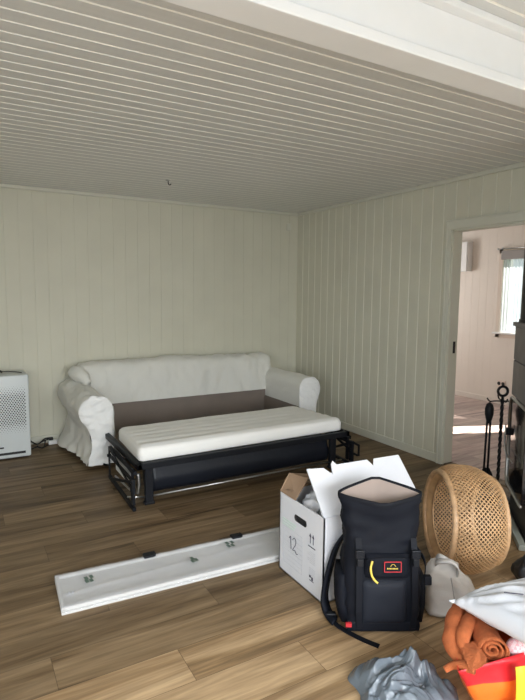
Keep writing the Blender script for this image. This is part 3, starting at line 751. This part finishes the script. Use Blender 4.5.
# lining inside mouth
b = B(); R_ = []
cen = sum(rim, Vector())/len(rim)
for s, dz in ((.975, -.004), (.90, -.03), (.80, -.06), (.72, -.10), (.5, -.13), (.2, -.14)):
    R_.append(vring(b, [Vector(((q.x-cen.x)*s+cen.x, (q.y-cen.y)*s+cen.y, q.z+dz)) for q in rim]))
skin(b, R_); b.faces.new(R_[-1]); ridge(b, .008, 14, 2, verts=[v for r in R_[2:] for v in r]); link('lining', b, mat('backpack_lining', (.34, .27, .23), .9), BP, True)
# stiff band round the mouth
b = B(); n_ = len(rim); R_ = []
for s, dz in ((1.012, -.022), (1.022, -.010), (1.015, .004), (.985, .004), (.955, -.014), (.94, -.032)):
    R_.append(vring(b, [Vector(((q.x-cen.x)*s+cen.x, (q.y-cen.y)*s+cen.y, q.z+dz)) for q in rim]))
skin(b, R_); link('mouth_band', b, M['webbing'], BP, True)
# pockets and panels on the front
def pad(name, x0, x1, z0, z1, y, th, m, par=BP, nx=14, nz=14, wr=.003, seed=1, rr=.5):
    b = B(); g = []
    for i in range(nx+1):
        row = []
        for j in range(nz+1):
            u, v = i/nx*2-1, j/nz*2-1; e = (max(0, 1-abs(u)**6)*max(0, 1-abs(v)**6))**rr
            x = (x0+x1)/2+u*(x1-x0)/2*(1-.03*v*v); z = (z0+z1)/2+v*(z1-z0)/2*(1-.03*u*u)
            row.append(b.verts.new(pk(x, y-th*e+wr*noise.noise(Vector((x*18, z*18, seed)))*e, z)))
        g.append(row)
    for i in range(nx):
        for j in range(nz): b.faces.new((g[i][j], g[i+1][j], g[i+1][j+1], g[i][j+1]))
    return link(name, b, m, par, True)
pad('lower_pocket', -.100, .100, .045, .235, -.004, .020, M['navylight'])
up_ = pad('upper_pocket', -.088, .112, .240, .345, -.002, .024, M['navy'], seed=4)
pad('bottom_panel', -.158, .158, .008, .055, .002, .010, M['navy'], seed=5)
b = B(); tube(b, smoothpts([pk(-.082, -.024, .325), pk(-.05, -.032, .336), pk(.0, -.034, .340), (pk(.07, -.034, .339)), pk(.105, -.020, .330)], 5), .0025, 6); link('zip', b, M['webbing'], up_, True)
# emblem patch
b = B(); box(b, (-.006, 0, .279), (.066, .0025, .322), Matrix(((pr_.x, pb.x, pb.x*LEAN, O.x-pb.x*.031), (pr_.y, pb.y, pb.y*LEAN, O.y-pb.y*.031), (0, 0, 1, 0), (0, 0, 0, 1)))); pt = link('emblem_patch', b, M['webbing'], up_)
MF = Matrix(((pr_.x, pb.x, pb.x*LEAN, O.x-pb.x*.0325), (pr_.y, pb.y, pb.y*LEAN, O.y-pb.y*.0325), (0, 0, 1, 0), (0, 0, 0, 1)))
b = B()
for lo, hi in (((-.007, 0, .278), (-.004, .003, .323)), ((.064, 0, .278), (.067, .003, .323)), ((-.007, 0, .278), (.067, .003, .281)), ((-.007, 0, .320), (.067, .003, .323))): box(b, lo, hi, MF)
link('red_border', b, M['red'], pt)
b = B()
for k in range(8): box(b, (.006+k*.006, -.0003, .291), (.0095+k*.006, .001, .2965), MF)
tube(b, [MF @ Vector(q) for q in ((.020, 0, .303), (.026, 0, .311), (.031, 0, .313), (.036, 0, .311), (.042, 0, .303))], .0012, 5)
link('emblem', b, M['yellow'], pt)
b = B(); tube(b, smoothpts([pk(-.058, -.036, .328), pk(-.066, -.040, .30), pk(-.062, -.040, .272), pk(-.050, -.040, .250), pk(-.036, -.042, .238)], 5), .0048, 8); link('zip_pull', b, M['yellow'], up_, True)
# straps with buckles
for sx in (-1, 1):
    x = -.110 if sx < 0 else .128
    b = B(); strip(b, [pk(x, .008, .405), pk(x, -.010, .36), pk(x, -.018, .30), pk(x, -.020, .2), pk(x, -.020, .1), pk(x*.96, -.012, .03), pk(x*.96, .01, .008)], pr_*.026, .003)
    st = link('front_strap', b, M['webbing'], BP)
    b = B(); box(b, (x-.019, -.006, .335), (x+.019, .006, .372), MF, bev=.004); box(b, (x-.013, -.010, .305), (x+.013, .004, .337), MF, bev=.003)
    for k in range(3): box(b, (x-.016, -.009, .342+.010*k), (x+.016, -.005, .346+.010*k), MF)
    link('buckle', b, M['black'], st)
# side pocket, red tag, shoulder strap, tail
b = B(); P = []
for z, hw in ((.03, .172), (.10, .186), (.18, .188), (.235, .180)):
    pts = [pk(-hw*1.0 - .004, .03, z), pk(-hw-.010, .07, z), pk(-hw-.010, .12, z), pk(-hw-.002, .16, z), pk(-hw+.03, .172, z), pk(-hw+.03, .02, z)]; P.append(vring(b, pts))
skin(b, P, True); ridge(b, .003, 20, 1); link('side_pocket', b, M['navy'], BP, True)
b = B(); P = []
for z, hw in ((.03, .172), (.10, .184), (.18, .186), (.235, .178)):
    pts = [pk(hw+.004, .03, z), pk(hw+.008, .07, z), pk(hw+.008, .12, z), pk(hw+.002, .16, z), pk(hw-.03, .172, z), pk(hw-.03, .02, z)]; P.append(vring(b, pts))
skin(b, P, True); link('side_pocket', b, M['navy'], BP, True)
b = B(); box(b, (-.165, .0, .035), (-.140, .012, .052), Matrix(((pr_.x, pb.x, 0, O.x-pb.x*.012), (pr_.y, pb.y, 0, O.y-pb.y*.012), (0, 0, 1, 0), (0, 0, 0, 1)))); link('red_tag', b, M['red'], BP)
b = B(); strip(b, smoothpts([pk(.160, .10, .33), pk(.186, .06, .30), pk(.192, .04, .27), pk(.180, .01, .245)], 5), [Vector((0, 0, .02))]*16, .004); box(b, (.165, -.006, .225), (.195, .02, .262), MF, bev=.004); link('compression_strap', b, M['webbing'], BP)
b = B(); P = smoothpts([pk(-.120, .19, .36), pk(-.175, .19, .28), pk(-.215, .175, .16), pk(-.235, .15, .07), pk(-.225, .12, .022), pk(-.200, .06, .014)], 6)
strip(b, P, [pb*.045+pr_*.03]*len(P), .014); link('shoulder_strap', b, M['navy'], BP, True)
b = B(); P = smoothpts([pk(-.215, .10, .020), pk(-.200, .05, .010), pk(-.150, -.005, .006), pk(-.09, -.055, .004), pk(-.040, -.090, .004)], 6)
strip(b, P, [(pr_*.5+pb*.87)*.026]*len(P), .003); link('strap_tail', b, M['webbing'], BP)
b = B(); box(b, (-.235, .12, .010), (-.190, .145, .030), MF, bev=.004); link('strap_buckle', b, M['black'], BP)

# ------------------------------------------------------------------ woven cane drum
cc = Vector((-1.290, -3.555, .279)); ax = Vector((.86, -.50, -.05)).normalized()
W = thing('woven_cane_shade', 'large woven cane drum shade lying on its side by the doorway', 'lamp shade', (cc.x, cc.y, 0))
e1 = Vector((0, 0, 1)); e1 = (e1-ax*e1.dot(ax)).normalized(); e2 = ax.cross(e1)
LW = .262
def wr_(s):  # radius at 0..1 along the axis
    return .240+.034*math.sin(PI/2*min(1, max(0, s)/.30))**.8 - .050*max(0, (s-.5)/.5)**2
def wp(s, th, dr=0): return cc+ax*((s-.5)*LW)+(e1*math.cos(th)+e2*math.sin(th))*(wr_(s)+dr)
b = B(); NS = 72; seg = 18
for fam in (1, -1):
    for k in range(NS):
        rows = []
        for i in range(seg+1):
            s = .0+i/seg; th = 2*PI*k/NS+fam*s*1.05; wv = .0040
            dr = .0016*fam + .0008*math.sin(i*PI+k)
            hw = wv/wr_(s)
            rows.append((b.verts.new(wp(s, th-hw, dr)), b.verts.new(wp(s, th+hw, dr))))
        for i in range(seg): b.faces.new((rows[i][0], rows[i][1], rows[i+1][1], rows[i+1][0]))
for k in range(0):
    s0 = .03+k*.067; rows = []
    for i in range(81):
        th = 2*PI*i/80; rows.append((b.verts.new(wp(s0-.007, th, 0)), b.verts.new(wp(s0+.007, th, 0))))
    for i in range(80): b.faces.new((rows[i][0], rows[i][1], rows[i+1][1], rows[i+1][0]))
o = link('woven_shell', b, M['cane'], W)
sm = o.modifiers.new('thick', 'SOLIDIFY'); sm.thickness = .0015
for s, rr, dr in ((0.0, .013, -.006), (1.0, .012, -.006)):
    b = B(); tube(b, [wp(s, 2*PI*i/64, dr) for i in range(65)], rr, 10, False, flat=1.2); link('rim', b, M['canerim'], W, True)
b = B(); R_ = []
for i in range(9):
    t = i/8; R_.append(vring(b, [cc+ax*(-.5*LW-.004+.035*t*t)+(e1*math.cos(2*PI*j/72)+e2*math.sin(2*PI*j/72))*(.238-.046*t+.002*math.sin(j*PI)) for j in range(72)]))
skin(b, R_); o = link('rim_flange', b, M['cane'], W, True); sm = o.modifiers.new('thick', 'SOLIDIFY'); sm.thickness = .003
b = B(); tube(b, [cc+ax*((-.5)*LW+.030)+(e1*math.cos(2*PI*i/64)+e2*math.sin(2*PI*i/64))*.192 for i in range(65)], .006, 8, False); link('inner_hoop', b, M['canerim'], W, True)
# set the drum on the floor
zmin = 9
b = B(); g = []
for i in range(5):
    row = []
    for j in range(9): row.append(b.verts.new(wp(.52+.11*i/4-.03*j/8, -.32-.34*j/8, .0045)))
    g.append(row)
for i in range(4):
    for j in range(8): b.faces.new((g[i][j], g[i+1][j], g[i+1][j+1], g[i][j+1]))
link('tape_patch', b, M['wrap'], W, True)

# ------------------------------------------------------------------ stove and fire tools
uu = Vector((.7071, .7071, 0)); nn_ = Vector((-.7071, .7071, 0)); F0 = Vector((-.40, -3.18, 0))
def MS(zoff=0): return Matrix(((uu.x, nn_.x, 0, F0.x), (uu.y, nn_.y, 0, F0.y), (0, 0, 1, zoff), (0, 0, 0, 1)))
ms = MS()
ST = thing('wood_stove', 'tall dark grey wood stove with steel framed glass door at the right edge', 'stove', F0)
b = B(); box(b, (-.50, -.42, .80), (0, 0, 1.03), ms, bev=.006); box(b, (-.50, -.42, 1.033), (0, 0, 1.25), ms, bev=.006); link('stone_body', b, M['stone'], ST)
b = B(); box(b, (-.515, -.435, 1.252), (.012, .014, 1.28), ms, bev=.005); link('top_plate', b, M['stone'], ST)
b = B(); box(b, (-.50, -.42, .02), (0, -.03, .80), ms, bev=.008); link('fire_box', b, M['stovedark'], ST)
b = B(); lathe(b, [(.095, 1.28), (.095, 1.30), (.088, 1.30), (.088, 2.398)], (0, 0, 0), 28, M=Matrix.Translation(F0+uu*-.10+nn_*-.095)); sharp(link('flue_pipe', b, M['stovedark'], ST))
dr_ = B(); box(dr_, (-.47, -.028, .22), (-.03, .004, .78), ms, bev=.003); dd = link('door', dr_, M['glassdark'], ST)
b = B()
tube(b, [ms @ Vector(q) for q in ((-.48, .006, .79), (-.06, .006, .79), (-.02, .006, .75), (-.02, .006, .25), (-.06, .006, .21), (-.48, .006, .21))], .010, 8); link('steel_frame', b, M['chrome'], dd, True)
b = B(); box(b, (-.04, .0, .53), (-.005, .03, .575), ms, bev=.004); link('handle', b, M['black'], dd)
b = B(); tube(b, smoothpts([ms @ Vector(q) for q in ((-.04, .03, .60), (-.10, .04, .48), (-.22, .035, .42))], 5), .005, 6); tube(b, [ms @ Vector(q) for q in ((.0, .03, .43), (-.30, .03, .42))], .004, 6); link('damper_rod', b, M['chrome'], dd, True)
b = B(); box(b, (-.50, -.42, 0), (0, -.02, .022), ms); link('plinth', b, M['stovedark'], ST)
# floor plate in front of the stove
b = B(); box(b, (-.60, -.012, .0), (.09, .028, .035), ms, bev=.004); hp = link('hearth_edge_bar', b, M['slate']); tag(hp, 'pale grey-green metal bar on the floor along the front of the wood stove', 'hearth bar')
# companion set
tx, ty = -.285, -3.036
TS = thing('fire_tool_stand', 'black wrought iron fire tool stand in front of the doorway', 'tool stand', (tx, ty, 0))
b = B(); lathe(b, [(.10, 0), (.10, .010), (.085, .018), (.02, .03)], (tx, ty, 0), 28); sharp(link('base', b, M['black'], TS))
b = B(); rings = []
for i in range(61):
    z = .02+.72*i/60; a = i*.42
    rings.append(vring(b, [(tx+.0125*math.cos(a+k*PI/2), ty+.0125*math.sin(a+k*PI/2), z) for k in range(4)]))
skin(b, rings, True); link('twisted_pole', b, M['black'], TS)
rc = Vector((tx, ty, .785)); rv = Vector((.83, -.55, 0)).normalized()
b = B(); tube(b, [rc+(rv*math.cos(2*PI*i/24)+Vector((0, 0, 1))*math.sin(2*PI*i/24))*.033 for i in range(25)], .0095, 8, False); tube(b, [(tx, ty, .735), (tx, ty, .757)], .008, 8); link('ring_handle', b, M['black'], TS, True)
b = B()
for s in (-1, 1):
    P = smoothpts([Vector((tx, ty, .715)), Vector((tx, ty, .715))+rv*s*.05, Vector((tx, ty, .712))+rv*s*.085, Vector((tx, ty, .735))+rv*s*.105], 5); tube(b, P, .005, 6)
q_ = Vector((rv.y, -rv.x, 0))
for s in (-1, 1): tube(b, smoothpts([Vector((tx, ty, .72)), Vector((tx, ty, .72))+q_*s*.06, Vector((tx, ty, .745))+q_*s*.085], 5), .005, 6)
link('cross_arm', b, M['black'], TS)
# shovel and poker hang on the stand
def hang(name, label, cat, off, builder):
    t = thing(name, label, cat, (tx+off.x, ty+off.y, .09)); builder(t, tx+off.x, ty+off.y); return t
def shovel(t, x, y):
    b = B(); lathe(b, [(.004, .705), (.022, .69), (.030, .66), (.029, .62), (.020, .58), (.008, .555)], (x, y, 0), 14); link('grip', b, M['black'], t, True)
    b = B()
    tube(b, [(x+rv.x*.011, y+rv.y*.011, .58), (x+rv.x*.011, y+rv.y*.011, .20)], .0075, 6); tube(b, [(x-rv.x*.011, y-rv.y*.011, .58), (x-rv.x*.016, y-rv.y*.016, .20)], .0075, 6); link('shaft', b, M['black'], t, True)
    b = B(); R = []
    for z, hw, dy in ((.23, .022, 0), (.19, .042, .004), (.12, .052, .012), (.075, .050, .022)):
        R.append(vring(b, [Vector((x, y, z))+rv*hw*k+q_*(dy-.012*(1-abs(k))) for k in (-1, -.5, 0, .5, 1)]+[Vector((x, y, z))+rv*hw*k+q_*(dy+.004-.012*(1-abs(k))) for k in (1, .5, 0, -.5, -1)]))
    skin(b, R, True); link('pan', b, M['black'], t)
def poker(t, x, y):
    b = B(); lathe(b, [(.004, .700), (.013, .69), (.014, .62), (.010, .575), (.006, .56)], (x, y, 0), 14); link('grip', b, M['black'], t, True)
    b = B(); tube(b, [(x, y, .58), (x, y, .11)], .0075, 6); tube(b, smoothpts([(x, y, .15), (x+rv.x*.03, y+rv.y*.03, .14), (x+rv.x*.035, y+rv.y*.035, .12)], 4), .004, 6); link('shaft', b, M['black'], t, True)
hang('hearth_shovel', 'black hearth shovel hanging on the left of the fire tool stand', 'shovel', rv*-.085, shovel)
hang('fire_poker', 'black fire poker hanging on the right of the fire tool stand', 'poker', rv*.088, poker)

# ------------------------------------------------------------------ grey tote bag
tc_ = Vector((-1.668, -3.790, 0)); tr_ = Vector((.70, -.71, 0)).normalized(); tb_ = Vector((.71, .70, 0))
TB = thing('tote_bag', 'slouching grey canvas tote bag between the backpack and the cane shade', 'tote bag', tc_)
b = B(); rings = []
for k in range(25):
    t = k/24; z = .245*t
    hw = .106+.012*math.sin(t*PI)-.012*t; hd = (.078*(1-t**2.2)+.010)*min(1, .75+3*t); R = []
    for j in range(40):
        a = 2*PI*j/40; ca, sa = math.cos(a), math.sin(a)
        x = hw*math.copysign(abs(ca)**.7, ca); y = hd*math.copysign(abs(sa)**.8, sa)
        R.append(tc_+tr_*(x+.004*t)+tb_*(y+.02*t)+Vector((0, 0, max(.002, z*(1-.42*(x/.1)*t) if x > 0 else z*(1+.02*t)))))
    rings.append(vring(b, R))
skin(b, rings, True); ridge(b, .020, 9, 9, stretch=(1, 1, .7)); ridge(b, .007, 22, 5)
for v in b.verts: v.co.z = max(v.co.z, .001)
link('body', b, M['canvas'], TB, True)
for s in (-1, 1):
    b = B(); P = smoothpts([tc_+tr_*-.065+tb_*(.02+.012*s)+Vector((0, 0, .215)), tc_+tr_*-.05+tb_*(.012*s-.02)+Vector((0, 0, .262+.008*s)), tc_+tr_*.0+tb_*(.012*s-.035)+Vector((0, 0, .262-.006*s)), tc_+tr_*.032+tb_*(.012*s-.02)+Vector((0, 0, .235)), tc_+tr_*.030+tb_*(.012*s)+Vector((0, 0, .19))], 7)
    strip(b, P, [tb_*.018+Vector((0, 0, .010))]*len(P), .005); link('handle', b, mat('pale_canvas_handle', (.50, .47, .44), .8), TB, True)
b = B(); tube(b, smoothpts([tc_+tr_*.02+tb_*-.088+Vector((0, 0, .04)), tc_+tr_*.015+tb_*-.094+Vector((0, 0, .12)), tc_+tr_*.0+tb_*-.060+Vector((0, 0, .20))], 6), .0025, 6); link('seam', b, mat('seam_thread', (.30, .28, .26), .8), TB, True)

# ------------------------------------------------------------------ black bag by the stove
o = blob('black_bag', (-1.06, -3.87, .075), (.16, .10, .085), M['bagblack'], .02, 10, 3, sub=4, rot=-.6, flatb=.001)
tag(o, 'black soft bag on the floor between the cane shade and the white pillow', 'bag'); recenter(o, (-1.06, -3.87, 0))

# ------------------------------------------------------------------ red shopping bag with its load
RB = thing('shopping_bag', 'red, orange and yellow woven plastic shopping bag in the bottom right corner', 'shopping bag', (-1.90, -4.22, 0))
top_ = [Vector(q) for q in ((-2.205, -4.278, .240), (-1.76, -4.400, .275), (-1.50, -4.20, .25), (-1.92, -4.02, .235))]
bot_ = [Vector(q) for q in ((-2.06, -4.29, 0), (-1.80, -4.385, 0), (-1.58, -4.20, 0), (-1.90, -4.05, 0))]
def bagring(t):
    out = []
    for i in range(4):
        a = bot_[i]+(top_[i]-bot_[i])*t; c = bot_[(i+1) % 4]+(top_[(i+1) % 4]-bot_[(i+1) % 4])*t
        for k in range(14):
            p = a+(c-a)*k/14; n_ = (c-a).cross(Vector((0, 0, 1))).normalized(); p = p+n_*.03*math.sin(PI*k/14)*math.sin(PI*min(1, t*.9+.1)); out.append(p)
    return out
b = B(); rings = [vring(b, bagring(k/14)) for k in range(15)]
for r0, r1, k in zip(rings[:-1], rings[1:], range(14)):
    for j in range(56):
        f = b.faces.new((r0[j], r0[(j+1) % 56], r1[(j+1) % 56], r1[j])); f.material_index = 0 if k >= 10 else 1
b.faces.new(rings[0][::-1]); ridge(b, .008, 9, 2)
for v in b.verts: v.co.z = max(v.co.z, .001)
o = link('body', b, [M['bagred'], M['bagorange']], RB, True)
sm = o.modifiers.new('thick', 'SOLIDIFY'); sm.thickness = .0015
b = B(); P = smoothpts([(-2.015, -4.375, .05), (-2.020, -4.385, .14), (-2.025, -4.385, .22), (-2.022, -4.378, .255)], 6); strip(b, P, [Vector((.045, -.016, 0))]*len(P), .003); link('carry_strap', b, M['bagyellow'], RB, True)
b = B(); P = smoothpts([(-2.06, -4.358, .115), (-1.98, -4.388, .10), (-1.86, -4.425, .10)], 6); strip(b, P, [Vector((0, 0, .035))]*len(P), .003); link('yellow_band', b, M['bagyellow'], RB, True)

# rolled orange mat: spiral section swept back under the pillow
def spiral_pts(turns=2.9, r0=.010, r1=.056, n=70):
    return [((r0+(r1-r0)*i/n)*math.cos(2*PI*turns*i/n), (r0+(r1-r0)*i/n)*math.sin(2*PI*turns*i/n)*.85) for i in range(n+1)]
E0 = Vector((-2.050, -4.290, .262)); axr = Vector((.60, .78, -.08)).normalized(); s1 = Vector((0, 0, 1)).cross(axr).normalized(); s2 = axr.cross(s1)
b = B(); sp = spiral_pts(); th = .0062; rows = []
for k in range(15):
    c = E0+axr*(.26*k/14); fl = 1-.10*k/14
    I = []; Oo = []
    for i, (x, y) in enumerate(sp):
        l = math.hypot(x, y); I.append(c+(s1*x*(l-th/2)/l+s2*y*(l-th/2)/l)*fl); Oo.append(c+(s1*x*(l+th/2)/l+s2*y*(l+th/2)/l)*fl)
    rows.append(vring(b, I+Oo[::-1]))
skin(b, rows, True); disp(b, .006, 12, 3); o = link('rolled_towel', b, M['rust'], None, True)
tag(o, 'rust orange towel rolled into a spiral, lying in the red bag under the pillow', 'towel'); recenter(o, E0)
# folded, draped orange throw on the left rim
def lump(bm, P, r, seg=16, flat=.6): tube(bm, smoothpts(P, 7), r, seg, True, flat)
b = B()
def prof_r(n, a, c): return [a*math.sin(PI*(.12+.80*i/n))**.6+c for i in range(n+1)]
for P, rr in ((((-1.960, -4.07, .270), (-1.997, -4.098, .282), (-2.059, -4.133, .270), (-2.112, -4.172, .247), (-2.136, -4.218, .232), (-2.138, -4.260, .228)), .019), (((-1.960, -4.135, .275), (-2.000, -4.155, .284), (-2.060, -4.185, .276), (-2.108, -4.215, .262), (-2.112, -4.245, .246)), .015)):
    Q = smoothpts(P, 7); tube(b, Q, prof_r(len(Q)-1, rr, .004), 16, True, 1.3)
g = []
qa, qb, qc, qd = [Vector(q) for q in ((-2.122, -4.212, .262), (-2.062, -4.236, .268), (-2.115, -4.318, .268), (-2.184, -4.305, .252))]
for side in (0, 1):
    g = []
    for i in range(15):
        row = []
        for j in range(11):
            u, v = i/14, j/10; p = (qa*(1-u)+qb*u)*(1-v)+(qd*(1-u)+qc*u)*v
            p += Vector((0, 0, .006*noise.noise(Vector((u*5, v*5, 2)))+.008*math.sin(PI*v)*math.sin(PI*u)-.010*side)); row.append(b.verts.new(p))
        g.append(row)
    for i in range(14):
        for j in range(10): b.faces.new((g[i][j], g[i+1][j], g[i+1][j+1], g[i][j+1]))
P = smoothpts([(-2.208, -4.228, .212), (-2.180, -4.240, .224), (-2.165, -4.270, .236), (-2.150, -4.300, .244)], 6); tube(b, P, [.008+.010*i/(len(P)-1) for i in range(len(P))], 10, True, 1.4)
disp(b, .006, 14, 6); o = link('folded_throw', b, M['rust'], None, True)
tag(o, 'rust orange terry throw folded and spilling over the left edge of the red bag', 'throw'); recenter(o, (-2.1, -4.2, .2))
o = blob('pink_cloth', (-1.925, -4.325, .252), (.07, .035, .036), M['pink'], .012, 12, 8, sub=4, rot=-.4); tag(o, 'pink checked cloth in the red bag under the pillow', 'cloth'); recenter(o, (-1.9, -4.3, .22))
# pillow
cA, cB_, cD = Vector((-2.052, -4.122, .345)), Vector((-1.49, -4.15, .265)), Vector((-2.10, -4.60, .405))
cC = cB_+cD-cA; nP = (cB_-cA).cross(cD-cA).normalized(); nP = nP if nP.z > 0 else -nP
PW = thing('pillow', 'plump white pillow resting on top of the red shopping bag', 'pillow', (cA+cC)/2-Vector((0, 0, .05)))
b = B(); g2 = []
NU = 56
for side in (1, -1):
    g = []
    for i in range(NU+1):
        row = []
        for j in range(NU+1):
            u, v = i/NU*2-1, j/NU*2-1
            e = max(0, (1-u*u))*max(0, (1-v*v)); h = e**.42
            pin = 1-.075*(1-abs(u)**1.0)*0
            uu_ = u*(1-.07*(1-v*v)); vv_ = v*(1-.07*(1-u*u))
            a, c = (uu_+1)/2, (vv_+1)/2
            p = (cA*(1-a)+cB_*a)*(1-c)+(cD*(1-a)+cC*a)*c
            # wrinkles radiating from the near corner
            du, dv = u+1, v+1; ang = math.atan2(dv, du); rad = math.hypot(du, dv)
            wr = (math.sin(ang*17+1.8*noise.noise(Vector((du*1.2, dv*1.2, 0))))*.011*math.exp(-rad*.9)+.010*(1-abs(noise.noise(Vector((rad*1.5, ang*5, side)))*2.2)))*min(1, h*2)
            row.append(b.verts.new(p+nP*side*((.100 if side > 0 else .045)*h+wr)))
        g.append(row)
    for i in range(NU):
        for j in range(NU): b.faces.new((g[i][j], g[i+1][j], g[i+1][j+1], g[i][j+1]))
bmesh.ops.remove_doubles(b, verts=b.verts, dist=.0008)
link('cover', b, M['pillow'], PW, True)
lb = cA+(cB_-cA)*.15+(cD-cA)*.36+nP*.094
b = B(); strip(b, [lb+Vector((-.02, .01, 0)), lb+Vector((.03, -.028, -.002))], nP.cross(Vector((.05, -.038, 0))).normalized()*.005, .002); link('care_label', b, M['ink'], PW)
b = B(); tube(b, [cA+Vector((.01, 0, 0)), cA+Vector((-.012, .005, .006))], [.008, .003], 8); link('corner_tip', b, M['pillow'], PW, True)

# ------------------------------------------------------------------ crumpled grey plastic bag
PB = thing('plastic_bag', 'crumpled blue-grey plastic bag on the floor in front of the backpack', 'plastic bag', (-2.25, -4.11, 0))
def heap(bm, c, R0, hgt, seed, na=150, nr=60, hole=None):
    g = []
    for i in range(nr+1):
        t = i/nr; row = []
        for k in range(na):
            a = 2*PI*k/na; Rr = R0*(1+.13*math.sin(a*3+seed)+.08*math.sin(a*5+seed*2)+.05*noise.noise(Vector((math.cos(a)*4, math.sin(a)*4, seed))))
            x = c[0]+Rr*t*math.cos(a)*1.08; y = c[1]+Rr*t*math.sin(a)
            q = Vector((x, y, seed)); wq = q*7+Vector((noise.noise(q*5), noise.noise(q*5+Vector((9, 2, 4))), 0))*1.1
            f1 = 1-min(1, abs(noise.noise(wq))*3.0); f2 = 1-min(1, abs(noise.noise(wq*2.4+Vector((4, 4, 4))))*3.2); f3 = 1-min(1, abs(noise.noise(wq*6.1))*3.5)
            dome = (1-t**3.2); z = hgt*dome*(.46+.38*f1+.20*noise.noise(q*6))+.026*f2*dome+.009*f3*dome
            if hole:
                dh = math.hypot(x-hole[0], (y-hole[1])); z = z*(1-.95*math.exp(-(dh/.026)**2))+.045*math.exp(-((dh-.052)/.020)**2)
            sx = .010*noise.noise(q*16); row.append(bm.verts.new((x+sx, y+.010*noise.noise(q*16+Vector((5, 5, 5))), max(.001, z+.002*(1-t)))))
            if i == 0: row = [row[0]]*na; break
        g.append(row)
    for k in range(na): bm.faces.new((g[0][0], g[1][k], g[1][(k+1) % na]))
    for i in range(1, nr):
        for k in range(na): bm.faces.new((g[i][k], g[i+1][k], g[i+1][(k+1) % na], g[i][(k+1) % na]))
b = B(); heap(b, (-2.222, -4.060), .172, .105, 2.3, hole=(-2.088, -4.005)); link('body', b, M['greybag'], PB, True)
